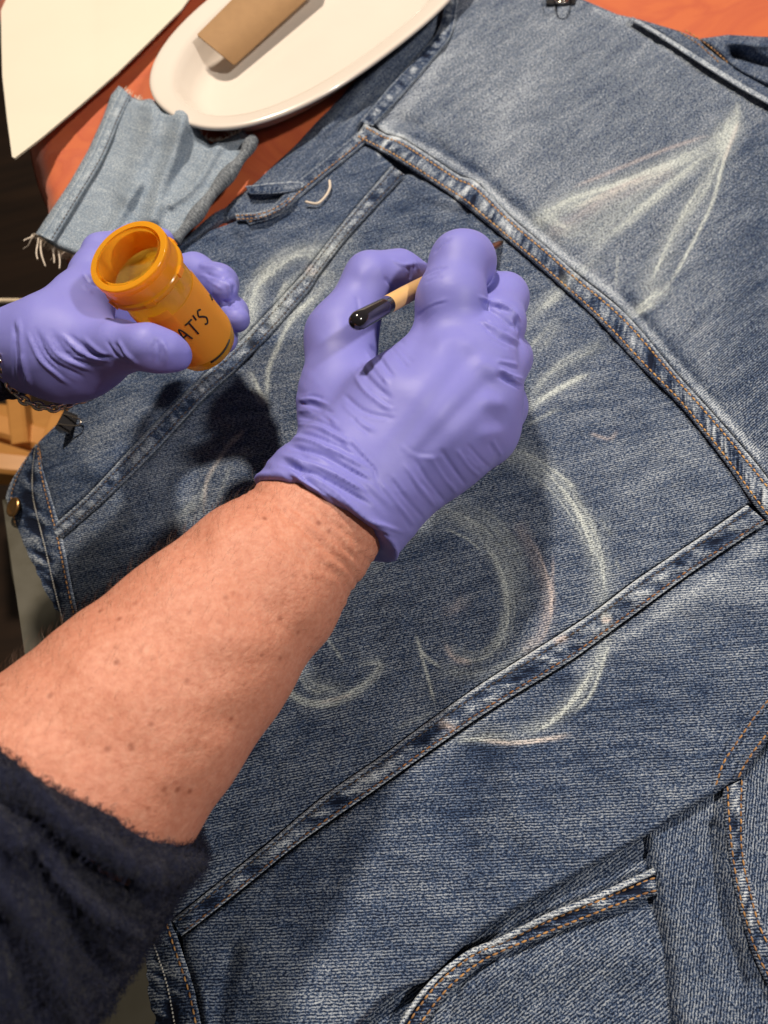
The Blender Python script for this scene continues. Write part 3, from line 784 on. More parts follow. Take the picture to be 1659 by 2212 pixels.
for k in range(5):   # long hanging strands at the corner
    x0 = [70, 80, 86, 118, 124][k]
    qy = np.linspace(508, [520, 560, 575, 568, 580][k], 8) + (30 if k > 2 else 0) * 0
    qx = x0 + np.linspace(0, [-16, 2, 10, -4, 3][k], 8) + 3 * np.sin(np.linspace(0, 5, 8) + k)
    add_tube(P(qx, qy, 0.004), 0.0008)
top_edge = dense([(257, 185), (305, 216), (352, 234), (385, 228), (436, 288), (468, 303), (522, 281)], 20)
for i in range(110):
    p = top_edge[rng.integers(len(top_edge))]; ln = rng.uniform(3, 11)
    qx = p[0] + np.linspace(0, 1, 4) * ln * rng.normal(0.2, 0.6); qy = p[1] + 3 - np.linspace(0, 1, 4) * ln
    add_tube(P(qx, qy, 0.009), rng.uniform(.0002, .0004))
mesh_obj('frayed_threads', np.array(vs), fs, M_white_thread, scrap, kind='stuff')

# ------------------------------------------------------------------ solid shapes from rounded limbs (hands, arms, sleeves)
def sd_cone(p, a, b, ra, rb):
    ba = b - a; l2 = ba @ ba + 1e-12
    pa = p - a
    h = np.clip((pa @ ba) / l2, 0, 1)
    q = pa - h[..., None] * ba
    return np.sqrt((q * q).sum(-1)) - (ra + (rb - ra) * h)

def smin(a, b, k):
    h = np.clip(k - np.abs(a - b), 0, None) / k
    return np.minimum(a, b) - h * h * k * 0.25

def smax(a, b, k): return -smin(-a, -b, k)

def J(x, y, z, r):          # joint: world centre and real radius
    return np.append(P(x, y, z), RAD(x, y, z, r))

def chain(p, js, k=0.003):
    d = None
    for a, b in zip(js[:-1], js[1:]):
        e = sd_cone(p, a[:3], b[:3], a[3], b[3])
        d = e if d is None else smin(d, e, k)
    return d

CORN = np.array([(0, 0, 0), (1, 0, 0), (0, 1, 0), (1, 1, 0), (0, 0, 1), (1, 0, 1), (0, 1, 1), (1, 1, 1)])
EDG = [(0, 1), (2, 3), (4, 5), (6, 7), (0, 2), (1, 3), (4, 6), (5, 7), (0, 4), (1, 5), (2, 6), (3, 7)]
def surface(f, lo, hi, h):
    """closed surface of f < 0 by surface nets"""
    lo = np.asarray(lo, float); nn = np.ceil((np.asarray(hi) - lo) / h).astype(int) + 1
    xs, ys, zs = (lo[k] + np.arange(nn[k]) * h for k in range(3))
    B = 5                                             # coarse blocks first, fine samples only near the surface
    nb = np.ceil(nn / B).astype(int); nn = nb * B
    xs, ys, zs = (lo[k] + np.arange(nn[k]) * h for k in range(3))
    cc = [lo[k] + (np.arange(nb[k]) * B + (B - 1) / 2) * h for k in range(3)]
    cvals = f(np.stack(np.meshgrid(*cc, indexing='ij'), -1)).astype(np.float32)
    vals = np.repeat(np.repeat(np.repeat(cvals, B, 0), B, 1), B, 2)
    near = np.argwhere(np.abs(cvals) < h * B * 0.9 * 1.25 + 0.0025)
    loc = np.stack(np.meshgrid(*(np.arange(B),) * 3, indexing='ij'), -1).reshape(-1, 3)
    for i0 in range(0, len(near), 2000):
        ii = (near[i0:i0 + 2000, None, :] * B + loc[None]).reshape(-1, 3)
        vals[ii[:, 0], ii[:, 1], ii[:, 2]] = f(lo + ii * h)
    ins = vals < 0
    s = sum(ins[c[0]:nn[0] - 1 + c[0], c[1]:nn[1] - 1 + c[1], c[2]:nn[2] - 1 + c[2]].astype(np.int8) for c in CORN)
    act = (s > 0) & (s < 8)
    ci = np.argwhere(act)
    vid = -np.ones(act.shape, int); vid[act] = np.arange(len(ci))
    cv = np.stack([vals[ci[:, 0] + c[0], ci[:, 1] + c[1], ci[:, 2] + c[2]] for c in CORN], 1)
    acc = np.zeros((len(ci), 3)); cnt = np.zeros(len(ci))
    for a, b in EDG:
        va, vb = cv[:, a], cv[:, b]
        m = (va < 0) != (vb < 0)
        tt = np.where(m, va / np.where(m, va - vb, 1), 0)
        pt = CORN[a] + (CORN[b] - CORN[a]) * tt[:, None]
        acc += np.where(m[:, None], pt, 0); cnt += m
    V = lo + (ci + acc / cnt[:, None]) * h
    Fs = []
    for ax in range(3):
        o1, o2 = [(1, 2), (2, 0), (0, 1)][ax]
        sl0 = [slice(None)] * 3; sl1 = [slice(None)] * 3
        sl0[ax] = slice(0, -1); sl1[ax] = slice(1, None)
        a = ins[tuple(sl0)]; b = ins[tuple(sl1)]
        e = np.argwhere(a != b)
        ok = (e[:, o1] > 0) & (e[:, o2] > 0) & (e[:, o1] < nn[o1] - 1) & (e[:, o2] < nn[o2] - 1)
        e = e[ok]
        def g(d1, d2):
            q = e.copy(); q[:, o1] += d1; q[:, o2] += d2
            return vid[q[:, 0], q[:, 1], q[:, 2]]
        qd = np.stack([g(-1, -1), g(0, -1), g(0, 0), g(-1, 0)], 1)
        fl = ~a[tuple(e.T)]
        qd[fl] = qd[fl][:, ::-1]
        Fs.append(qd)
    Fq = np.vstack(Fs); Fq = Fq[(Fq >= 0).all(1)]
    return V, Fq

def smooth_mesh(V, Fq, it=2, lam=0.5):
    for _ in range(it):
        acc = np.zeros_like(V); cnt = np.zeros(len(V))
        for k in range(4):
            a, b = Fq[:, k], Fq[:, (k + 1) % 4]
            np.add.at(acc, a, V[b]); np.add.at(cnt, a, 1)
            np.add.at(acc, b, V[a]); np.add.at(cnt, b, 1)
        V = V + lam * (acc / np.maximum(cnt, 1)[:, None] - V)
    return V

def normals(V, Fq):
    n = np.cross(V[Fq[:, 2]] - V[Fq[:, 0]], V[Fq[:, 3]] - V[Fq[:, 1]])
    N = np.zeros_like(V)
    for k in range(4): np.add.at(N, Fq[:, k], n)
    return N / (np.linalg.norm(N, axis=1)[:, None] + 1e-12)

def wrinkle(V, Fq, strokes, extra=None):
    N = normals(V, Fq)
    x, y, dep = UNP(V)
    face = np.clip(-((V - CAMP) / np.linalg.norm(V - CAMP, axis=1)[:, None] * N).sum(1) * 2.0, 0, 1)
    h = stroke_sum(x, y, strokes) * face
    if extra is not None: h = h + extra(x, y, V) 
    return V + N * h[:, None]

def bounds(js, pad):
    a = np.array(js); return (a[:, :3] - a[:, 3:4]).min(0) - pad, (a[:, :3] + a[:, 3:4]).max(0) + pad

# materials
t = NT('nitrile_glove'); v = t.obj()
n1 = t.noise(v, 25, 3)
t.set(Base_Color=t.mix(n1, (0.218, 0.216, 0.61), (0.196, 0.195, 0.555)), Roughness=t.rng(t.noise(v, 40, 3), 0.3, 0.7, 0.46, 0.58), Specular_IOR_Level=0.35)
t.b.inputs['Subsurface Weight'].default_value = 0.12; t.b.inputs['Subsurface Radius'].default_value = (0.004, 0.003, 0.006); t.b.inputs['Subsurface Scale'].default_value = 0.5
hh = t.math('ADD', t.math('MULTIPLY', t.noise(v, 1600, 2), 0.25), t.noise(t.mapping(v, (0, 0, 0.9), (70, 230, 120)), 1.0, 3))
t.bump(hh, 0.10, 0.0010); M_glove = t.m

t = NT('skin'); v = t.obj()
mot = t.noise(v, 400, 6, 0.7); mot2 = t.noise(v, 22, 4, 0.55)
c = t.ramp(mot, [(0.30, (0.47, 0.175, 0.112)), (0.5, (0.575, 0.248, 0.168)), (0.70, (0.65, 0.325, 0.232))])
c = t.mix(t.rng(mot2, 0.35, 0.7, 0, 0.35), c, (0.53, 0.205, 0.135))
vo = t.n('ShaderNodeTexVoronoi'); vo.inputs['Scale'].default_value = 150; t.l(v, vo.inputs['Vector'])
fr = t.rng(vo.outputs['Distance'], 0.06, 0.22, 1, 0)
fr = t.math('MULTIPLY', fr, t.rng(t.noise(v, 60, 2), 0.42, 0.55))
c = t.mix(t.math('MULTIPLY', fr, 0.8), c, (0.27, 0.08, 0.045))
t.set(Base_Color=c, Roughness=0.5, Specular_IOR_Level=0.4)
t.b.inputs['Subsurface Weight'].default_value = 0.12; t.b.inputs['Subsurface Radius'].default_value = (0.008, 0.003, 0.0015); t.b.inputs['Subsurface Scale'].default_value = 0.4
vo2 = t.n('ShaderNodeTexVoronoi', feature='DISTANCE_TO_EDGE'); vo2.inputs['Scale'].default_value = 900; t.l(t.mapping(v, (0, 0, 0.75), (1, 0.6, 1)), vo2.inputs['Vector'])
hh = t.math('ADD', t.rng(vo2.outputs[0], 0, 0.2, 0, 0.13), t.noise(v, 420, 5, 0.65))
t.bump(hh, 0.5, 0.0008); M_skin = t.m

t = NT('navy_fleece'); v = t.obj()
t.set(Base_Color=t.mix(t.noise(v, 300, 4), (0.008, 0.010, 0.025), (0.020, 0.023, 0.048)), Roughness=0.95, Specular_IOR_Level=0.1)
t.b.inputs['Sheen Weight'].default_value = 0.06; t.b.inputs['Sheen Roughness'].default_value = 0.4
t.bump(t.math('ADD', t.noise(v, 420, 4, 0.7), t.math('MULTIPLY', t.noise(t.mapping(v, (0, 0, 0.8), (700, 150, 300)), 1, 2), 0.8)), 0.9, 0.003); M_fleece = t.m

person = empty('person', P(300, 1500, 0.02), 'person in navy sleeves and violet gloves painting with a brush and holding an orange bottle', 'person')

# --- right arm (forearm runs up into the glove)
Z = 0.012
arm_j = [J(760, 1050, .078 + Z, 100), J(718, 1097, .079 + Z, 118), J(682, 1134, .079 + Z, 139), J(560, 1262, .083 + Z, 181), J(430, 1402, .088 + Z, 213), J(300, 1542, .092 + Z, 244), J(150, 1702, .095 + Z, 280), J(115, 1740, .096 + Z, 225), J(30, 1820, .096 + Z, 150)]
lo, hi = bounds(arm_j, 0.006)
V, Fq = surface(lambda p: chain(p, arm_j, 0.006), lo, hi, 0.0013)
V = smooth_mesh(V, Fq, 6)
def skin_fold(x, y, V):
    # fine crosswise creases near the wrist
    s = ((x - 695) * -0.69 + (y - 1115) * 0.72)
    c = np.clip(1 - np.abs(s - 40) / 110, 0, 1)
    return 0.0006 * c * vnoise(s / 9 + vnoise(x / 60, y / 60, 2) * 2, (x * .72 + y * .69) / 80, 4) + 0.0006 * vnoise(x / 60, y / 60, 6)
V = wrinkle(V, Fq, [([(620, 1085), (700, 1150), (780, 1215)], 5, -.0006), ([(590, 1090), (680, 1165), (770, 1240)], 5, -.0005), ([(640, 1070), (720, 1130), (800, 1190)], 5, -.0006)], skin_fold)
arm_o = mesh_obj('arm', V, Fq, M_skin, person, attrs=None)

# --- right gloved hand
H = Z + 0.0
palm = [
 [J(724, 1070, .073 + H, 110), J(856, 900, .078 + H, 112), J(970, 752, .080 + H, 84)],
 [J(740, 1070, .074 + H, 118), J(900, 905, .080 + H, 112), J(1030, 790, .083 + H, 80)],
 [J(770, 1070, .072 + H, 110), J(930, 930, .077 + H, 105), J(1040, 862, .077 + H, 78)],
 [J(790, 1075, .068 + H, 98), J(940, 960, .068 + H, 100), J(1036, 930, .066 + H, 80)],
]
thumb = [J(724, 1010, .066 + H, 88), J(738, 862, .066 + H, 88), J(737, 728, .068 + H, 72), J(800, 602, .072 + H, 50), J(862, 590, .067 + H, 42), J(915, 600, .058 + H, 30)]
index = [J(970, 752, .081 + H, 80), J(974, 650, .091 + H, 71), J(993, 566, .093 + H, 60), J(1008, 567, .087 + H, 58), J(1014, 568, .070 + H, 50), J(1022, 568, .045 + H, 44), J(1030, 570, .030, 38)]
middle = [J(1035, 780, .084 + H, 76), J(1074, 700, .080 + H, 56), J(1087, 645, .068 + H, 50), J(1070, 640, .056 + H, 46), J(1050, 620, .026, 40)]
ring = [J(1045, 850, .078 + H, 74), J(1085, 782, .074 + H, 54), J(1096, 775, .066 + H, 48), J(1075, 730, .040 + H, 44), J(1030, 690, .018, 38)]
pinky = [J(1040, 930, .066 + H, 74), J(1080, 880, .058 + H, 54), J(1084, 872, .048 + H, 48), J(1060, 820, .030 + H, 42), J(1010, 770, .015, 36)]
ca = P(565, 1058, .079 + Z); cbp = P(822, 1172, .079 + Z)
cdir = (cbp - ca) / np.linalg.norm(cbp - ca)
axis_n = np.cross(cdir, (0, 0, 1.0)); axis_n /= np.linalg.norm(axis_n)
if axis_n @ (P(430, 1400, .09) - ca) < 0: axis_n = -axis_n
wrist = [J(760, 1050, .078 + Z, 122), J(700, 1118, .079 + Z, 141), J(645, 1176, .080 + Z, 156)]
def hand_sdf(p):
    d = None
    for c in palm:
        e = chain(p, c, 0.01); d = e if d is None else smin(d, e, 0.014)
    d = smin(d, chain(p, wrist, 0.01), 0.02)
    th = chain(p, thumb, 0.008)
    d = smin(d, th, 0.010)
    fi = chain(p, index, 0.006)
    for c in (middle, ring, pinky):
        fi = smin(fi, chain(p, c, 0.006), 0.0012)
    d = smin(d, fi, 0.0045)
    cut = (p - ca) @ axis_n
    cut = cut - 0.0007 * np.sin(p[..., 0] * 260) - 0.001
    # flare of the rolled cuff
    d = d - 0.0009 * np.exp(-((cut + 0.0016) / 0.0013) ** 2)
    return smax(d, cut, 0.0015)
lo, hi = bounds(sum(palm, []) + thumb + index + middle + ring + pinky + arm_j[:2], 0.006)
V, Fq = surface(hand_sdf, lo, hi, 0.00075)
V = smooth_mesh(V, Fq, 3)
GW_SOFT = [  # tendons and knuckles under the glove
 ([(840, 950), (910, 850), (975, 755)], 28, .0008), ([(890, 960), (970, 870), (1045, 790)], 26, .0008), ([(930, 985), (1000, 920), (1060, 865)], 24, .0006),
 ([(870, 960), (940, 860), (1005, 775)], 16, -.0004), ([(910, 975), (985, 895), (1050, 830)], 16, -.0004),
 ([(955, 745), (985, 735), (1010, 745)], 22, .0014), ([(1040, 790), (1062, 800)], 20, .0014), ([(1050, 868), (1072, 872)], 18, .0012), ([(1050, 938), (1070, 936)], 18, .0010),
 ([(700, 735), (735, 715)], 24, .0010), ([(785, 590), (815, 580)], 20, .0010), ([(905, 700), (880, 780)], 26, -.0012),
]
GW = [  # creases of the stretched glove
 ([(892, 690), (925, 664), (965, 652)], 3, -.0003), ([(900, 678), (935, 656), (970, 646)], 3, .0003), ([(912, 598), (940, 582), (965, 576)], 3, -.0007), ([(936, 548), (957, 526), (976, 514)], 3, -.0005),
 ([(1034, 640), (1062, 654), (1100, 668), (1124, 692)], 4, .0016), ([(1046, 660), (1080, 682), (1116, 712)], 7, -.0014), ([(1036, 692), (1076, 716), (1122, 740)], 4, .0013), ([(1040, 702), (1076, 726), (1118, 750)], 5, -.0012), ([(1110, 690), (1122, 715), (1124, 738)], 5, -.0012),
 ([(1076, 808), (1100, 824), (1124, 834), (1142, 826)], 3.5, -.0018), ([(1074, 798), (1105, 812), (1135, 820)], 4, .0012), ([(1070, 780), (1100, 785), (1120, 790)], 6, .0007),
 ([(830, 735), (855, 762), (880, 790)], 4, -.0009), ([(835, 725), (865, 750)], 4, .0008), ([(800, 745), (825, 780), (850, 812)], 5, -.0009), ([(790, 760), (815, 800), (840, 830)], 5, .0008), ([(775, 780), (800, 820), (845, 862)], 5, -.0008), ([(760, 800), (790, 845), (850, 890)], 6, .0007),
 ([(740, 850), (790, 890), (850, 905)], 5, -.0008), ([(735, 870), (780, 915), (810, 930)], 5, .0008), ([(760, 900), (800, 940)], 4, -.0007), ([(820, 715), (845, 715), (875, 745)], 4, -.0008),
 ([(646, 862), (680, 864), (715, 878)], 3.2, 0.00125), ([(642, 872), (680, 876), (720, 892)], 3.2, -0.00125), ([(640, 886), (680, 892), (730, 915)], 3.2, 0.00125), ([(636, 900), (690, 910), (740, 935)], 3.2, -0.00125), ([(632, 915), (690, 925), (760, 960)], 4.0, 0.00138), ([(628, 930), (690, 945), (770, 985)], 4.0, -0.00138),
 ([(624, 945), (690, 962), (790, 1010)], 4.8, 0.00150), ([(620, 962), (700, 985), (800, 1040)], 4.8, -0.00150), ([(612, 985), (700, 1015), (790, 1062)], 5.6, 0.00175), ([(606, 1000), (700, 1035), (800, 1090)], 4.8, -0.00150),
 ([(640, 1000), (720, 1060), (790, 1120), (870, 1150)], 6, .0014), ([(630, 1010), (700, 1065), (780, 1135), (850, 1165)], 5, -.0014), ([(600, 1020), (680, 1085), (760, 1145), (830, 1180)], 6, .0014), ([(650, 1040), (720, 1100), (800, 1160)], 5, -.0012),
 ([(748, 950), (780, 985), (805, 1010), (815, 1036)], 3, -.0009), ([(752, 945), (785, 980), (812, 1010)], 3, .0006),
 ([(870, 1000), (905, 1050), (945, 1100)], 6, 0.00049), ([(895, 990), (930, 1045), (965, 1090)], 5, -0.00049), ([(930, 985), (960, 1030), (990, 1070)], 6, 0.00049), ([(950, 970), (985, 1020), (1010, 1052)], 5, -0.00044), ([(985, 970), (1015, 1010), (1040, 1032)], 5, 0.00044), ([(1010, 960), (1045, 1000), (1065, 1012)], 5, -0.00039), ([(1060, 950), (1085, 985)], 5, 0.00039),
 ([(840, 1030), (880, 1080), (920, 1125)], 6, -0.00049), ([(820, 1040), (860, 1090), (900, 1140)], 6, 0.00049), ([(860, 960), (900, 985), (950, 990)], 8, 0.00028),
 ([(830, 600), (845, 620), (850, 640)], 4, -.0008), ([(870, 568), (885, 585), (885, 605)], 4, -.0008), ([(895, 565), (905, 585)], 3, .0007), ([(845, 560), (870, 572), (900, 570)], 4, .0007), ([(770, 640), (775, 665), (772, 690)], 5, -.0005),
]
def densify(st, n, off, seed):
    g = np.random.default_rng(seed); out = []
    for pts, wd, am in st:
        out.append((pts, wd * 0.72, am * 1.15))
        p = np.array(pts, float); dv = p[-1] - p[0]; L = np.hypot(*dv); nv = np.array([-dv[1], dv[0]]) / (L + 1e-9)
        for k in range(n):
            o = g.normal(0, off); a, b = sorted(g.uniform(0, 1, 2))
            if b - a < 0.35: a, b = max(0, a - .2), min(1, b + .25)
            c = dense(pts, 6); c = c[int(a * (len(c) - 1)):int(b * (len(c) - 1)) + 1]
            if len(c) < 4: continue
            c = c + nv * o + np.linspace(-1, 1, len(c))[:, None] * nv * g.normal(0, 3)
            out.append((c[::max(1, len(c) // 4)], wd * g.uniform(.4, .7), abs(am) * g.choice([-.8, .6]) * g.uniform(.4, 1)))
    return out
def gl_noise(x, y, V):
    s = (x - 695) * 0.69 - (y - 1115) * 0.72           # distance from the cuff up the hand
    t_ = x * 0.72 + y * 0.69
    c = np.clip(1 - s / 230, 0, 1) * np.clip((s + 60) / 60, 0, 1)
    return 0.0008 * c * vnoise(s / 15 + vnoise(t_ / 70, s / 70, 3) * 1.2, t_ / 110, 11) + 0.00012 * vnoise(x / 40, y / 40, 12)
V = wrinkle(V, Fq, densify(GW, 2, 9, 3) + GW_SOFT, gl_noise)
V = smooth_mesh(V, Fq, 1, 0.6)
gl = mesh_obj('glove', V, Fq, M_glove, person)
gl['label'] = 'violet nitrile glove on the hand holding the brush'

# --- left gloved hand around the bottle
palm2 = [[J(-40, 756, .100, 66), J(28, 756, .104, 66), J(130, 746, .108, 88), J(170, 742, .108, 80)],
         [J(120, 738, .106, 80), J(175, 658, .104, 58), J(212, 585, .098, 48)],
         [J(60, 756, .104, 74), J(150, 772, .108, 78), J(215, 760, .112, 62)]]
thumb2 = [J(190, 770, .112, 66), J(258, 750, .122, 50), J(318, 750, .128, 42), J(362, 760, .124, 33), J(384, 768, .121, 27)]
fing2 = [[J(205, 600, .096, 50), J(222, 548, .094, 38), J(290, 520, .086, 30), J(350, 520, .082, 26)],
         [J(190, 660, .086, 50), J(300, 600, .068, 38), J(420, 588, .066, 36), J(474, 612, .070, 36), J(484, 626, .078, 30)],
         [J(190, 700, .084, 48), J(300, 680, .064, 36), J(440, 662, .062, 33), J(500, 676, .066, 32), J(512, 690, .074, 28)],
         [J(190, 740, .086, 44), J(300, 740, .066, 34), J(430, 730, .060, 27), J(482, 728, .062, 26), J(488, 738, .068, 24)]]
def hand2(p):
    d = None
    for c in palm2:
        e = chain(p, c, 0.01); d = e if d is None else smin(d, e, 0.014)
    d = smin(d, chain(p, thumb2, 0.008), 0.010)
    fi = None
    for c in fing2:
        e = chain(p, c, 0.006); fi = e if fi is None else smin(fi, e, 0.002)
    d = smin(d, fi, 0.006)
    cut = (P(16, 752, .104) - p) @ (R_ * 1.0)
    return smax(d, cut, 0.0015)
lo, hi = bounds(sum(palm2, []) + thumb2 + sum(fing2, []), 0.005)
V, Fq = surface(hand2, lo, hi, 0.0009)
V = smooth_mesh(V, Fq, 2)
GW2 = [([(60, 720), (90, 780), (150, 830)], 6, .0008), ([(75, 710), (110, 775), (180, 815)], 5, -.0008), ([(95, 720), (130, 770), (200, 800)], 6, .0008), ([(110, 715), (150, 770), (220, 790)], 5, -.0008),
       ([(130, 720), (180, 765), (240, 780)], 5, .0008), ([(150, 722), (200, 765), (262, 772)], 5, -.0007), ([(180, 730), (225, 765), (275, 775)], 5, .0007), ([(230, 735), (250, 765), (280, 785)], 5, -.0007), ([(255, 735), (275, 765), (300, 788)], 5, .0007),
       ([(30, 700), (36, 760), (50, 830)], 6, -.0012), ([(40, 690), (48, 760), (66, 840)], 6, .001), ([(335, 730), (345, 760), (340, 785)], 5, -.0006), ([(350, 735), (362, 765), (358, 790)], 5, .0006), ([(180, 590), (195, 610), (220, 620)], 5, -.0008),
       ([(440, 590), (480, 600), (505, 600)], 5, -.0012), ([(430, 575), (470, 580), (500, 588)], 5, .0010), ([(490, 610), (498, 630), (495, 650)], 5, .0012), ([(480, 650), (500, 660), (520, 665)], 5, -.001)]
V = wrinkle(V, Fq, densify(GW2, 2, 9, 5), lambda x, y, V: 0.00018 * vnoise(x / 30, y / 30, 21))
g2 = mesh_obj('glove', V, Fq, M_glove, person)
g2['label'] = 'violet nitrile glove on the hand gripping the orange bottle'

# --- sleeves
def sleeve_noise(x, y, V):
    return 0.0010 * vnoise(x / 34, y / 34, 31) + 0.0005 * vnoise(x / 9, y / 9, 33)
sl_j = [J(240, 1605, .095 + Z, 252), J(165, 1688, .096 + Z, 278), J(62, 1800, .098 + Z, 305), J(-60, 1960, .10 + Z, 322), J(-160, 2100, .10 + Z, 330)]
sa = P(-60, 1520, .10 + Z); sbp = P(412, 1832, .10 + Z)
sd_ = (sbp - sa) / np.linalg.norm(sbp - sa); sn = np.cross(sd_, (0, 0, 1.0)); sn /= np.linalg.norm(sn)
if sn @ (P(700, 1100, .09) - sa) < 0: sn = -sn
def sl_sdf(p):
    d = chain(p, sl_j, 0.02)
    cut = (p - sa) @ sn - 0.001 * np.sin(p[..., 0] * 310 + p[..., 1] * 120)
    d = d - 0.0035 * np.exp(-((cut + 0.006) / 0.006) ** 2)
    return smax(d, cut, 0.003)
lo, hi = bounds(sl_j, 0.01)
V, Fq = surface(sl_sdf, lo, hi, 0.0019)
V = smooth_mesh(V, Fq, 1)
V = wrinkle(V, Fq, [([(-20, 1690), (50, 1765), (110, 1835), (180, 1885), (260, 1930), (330, 1950)], 20, -.011), ([(0, 1640), (90, 1740), (180, 1810), (330, 1890)], 26, .005), ([(60, 1850), (140, 1960), (200, 2060), (240, 2110)], 20, -.010),
                    ([(-20, 1760), (60, 1840), (160, 1930), (280, 2000)], 26, .006), ([(-20, 1880), (60, 1990), (120, 2100), (160, 2190)], 28, .006), ([(-20, 1980), (40, 2080), (90, 2200)], 18, -.007)], sleeve_noise)
sleeve_o = mesh_obj('sweater_sleeve', V, Fq, M_fleece, person)
sV, sF = V, Fq

# fleece fuzz: short fine fibres on the sleeve
def fuzz(name, V, Fq, count, ln, r, mat, parent, sel=None, lean=0.6, dirn=None):
    N = normals(V, Fq)
    x, y, dep = UNP(V)
    m = (x > -30) & (x < 1690) & (y > -30) & (y < 2240) & (((V - CAMP) * N).sum(1) < 0.004)
    if sel is not None: m &= sel(x, y)
    ids = np.nonzero(m)[0]
    pick = rng.choice(ids, count)
    vs = np.empty((count, 6, 3)); 
    for i, k in enumerate(pick):
        base = V[k] + rng.normal(0, 0.0006, 3); n = N[k]
        tdir = rng.normal(0, 1, 3) if dirn is None else dirn + rng.normal(0, .3, 3)
        tdir -= n * (tdir @ n); tdir /= np.linalg.norm(tdir)
        L = ln * rng.uniform(0.5, 1.3)
        mid = base + n * L * 0.5 + tdir * L * lean * 0.35
        tip = base + n * L * 0.8 + tdir * L * lean
        s = np.cross(tip - base, base - CAMP); s /= np.linalg.norm(s) + 1e-9
        vs[i] = [base - s * r, base + s * r, mid + s * r * .8, mid - s * r * .8, tip + s * r * .25, tip - s * r * .25]
    b = (np.arange(count) * 6)[:, None]
    fs = np.vstack([b + np.array([0, 1, 2, 3]), b + np.array([3, 2, 4, 5])])
    return mesh_obj(name, vs.reshape(-1, 3), fs, mat, parent, smooth=False, kind='stuff')
fuzz('fuzz', sV, sF, 14000, 0.0019, 0.00010, M_fleece, sleeve_o, lean=1.0)

# forearm hair
M_hair = simple('arm_hair', (0.10, 0.045, 0.022), 0.5)
aV = np.empty(len(arm_o.data.vertices) * 3, np.float32); arm_o.data.vertices.foreach_get('co', aV)
aV = aV.reshape(-1, 3) + parent_loc(person); 
aF = np.array([p.vertices[:] for p in arm_o.data.polygons])
fuzz('arm_hair', aV, aF, 800, 0.0042, 0.00003, M_hair, arm_o, sel=lambda x, y: (x * .61 + y * .79 < 559 * .61 + 1032 * .79 + 60 + 330 * np.random.default_rng(3).random(len(x)) ** 2), lean=1.0, dirn=np.array([0.6, 0.5, 0.0]))

# left cuff: dark sleeve at the frame edge
ls_j = [J(-90, 764, .100, 84), J(-20, 768, .102, 82), J(9, 774, .102, 81)]
lo, hi = bounds(ls_j, 0.006)
V, Fq = surface(lambda p: chain(p, ls_j, 0.01), lo, hi, 0.002)
V = wrinkle(V, Fq, [], lambda x, y, V: 0.0012 * vnoise(x / 14, y / 14, 41))
mesh_obj('sweater_sleeve', V, Fq, M_fleece, person)

# ------------------------------------------------------------------ pill bottle
b_top, b_bot = P(276, 552, .146), P(446, 744, .083)
bax = b_bot - b_top; blen = np.linalg.norm(bax); bax /= blen
brad = RAD(300, 585, .14, 84)
bu = np.cross(bax, CAMP - b_top); bu /= np.linalg.norm(bu)       # around the bottle, roughly along the writing
bv_ = np.cross(bax, bu)
if bv_ @ (CAMP - b_top) < 0: bv_ = -bv_
def bot(r, a, s):      # radius, angle from the side that faces up, distance from rim
    return b_top + bax * s + (bu * math.sin(a) + bv_ * math.cos(a)) * r
def bl(prof, name, mat, parent, n=64):
    vs = [bot(r, 2 * math.pi * k / n, s) for r, s in prof for k in range(n)]
    fs = [(i * n + k, i * n + (k + 1) % n, (i + 1) * n + (k + 1) % n, (i + 1) * n + k) for i in range(len(prof) - 1) for k in range(n)]
    o = mesh_obj(name, vs, fs, mat, parent)
    import bmesh
    bm = bmesh.new(); bm.from_mesh(o.data); bmesh.ops.recalc_face_normals(bm, faces=bm.faces); bm.to_mesh(o.data); bm.free()
    return o
t = NT('amber_plastic')
t.set(Base_Color=(1.0, 0.78, 0.14), Roughness=0.10, IOR=1.46)
t.b.inputs['Transmission Weight'].default_value = 0.80
tr = t.n('ShaderNodeBsdfTranslucent'); tr.inputs[0].default_value = (1.0, 0.62, 0.04, 1)
mx = t.n('ShaderNodeMixShader'); mx.inputs[0].default_value = 0.32
t.l(t.b.outputs[0], mx.inputs[1]); t.l(tr.outputs[0], mx.inputs[2]); t.l(mx.outputs[0], t.out.inputs[0]); M_amber = t.m
t = NT('amber_rim')
t.set(Base_Color=(1.0, 0.53, 0.03), Roughness=0.18, IOR=1.46)
t.b.inputs['Transmission Weight'].default_value = 0.30
tr = t.n('ShaderNodeBsdfTranslucent'); tr.inputs[0].default_value = (1.0, 0.50, 0.012, 1)
mx = t.n('ShaderNodeMixShader'); mx.inputs[0].default_value = 0.40
t.l(t.b.outputs[0], mx.inputs[1]); t.l(tr.outputs[0], mx.inputs[2]); t.l(mx.outputs[0], t.out.inputs[0]); M_rim = t.m
bottle = empty('pill_bottle', b_bot, "open translucent orange pill bottle with handwritten label held in a gloved hand", 'bottle')
R1 = brad
bl([(R1 * .93, .0), (R1, .011), (R1, blen * .6), (R1 * .985, blen - .003), (R1 * .95, blen - .0005), (R1 * .85, blen), (0.0005, blen), (0.0005, blen - .0016), (R1 * .88, blen - .0018), (R1 * .93, blen - .004), (R1 - .0013, blen * .6), (R1 - .0013, .0115), (R1 * .86, .011), (R1 * .86, .0)], 'body', M_amber, bottle)
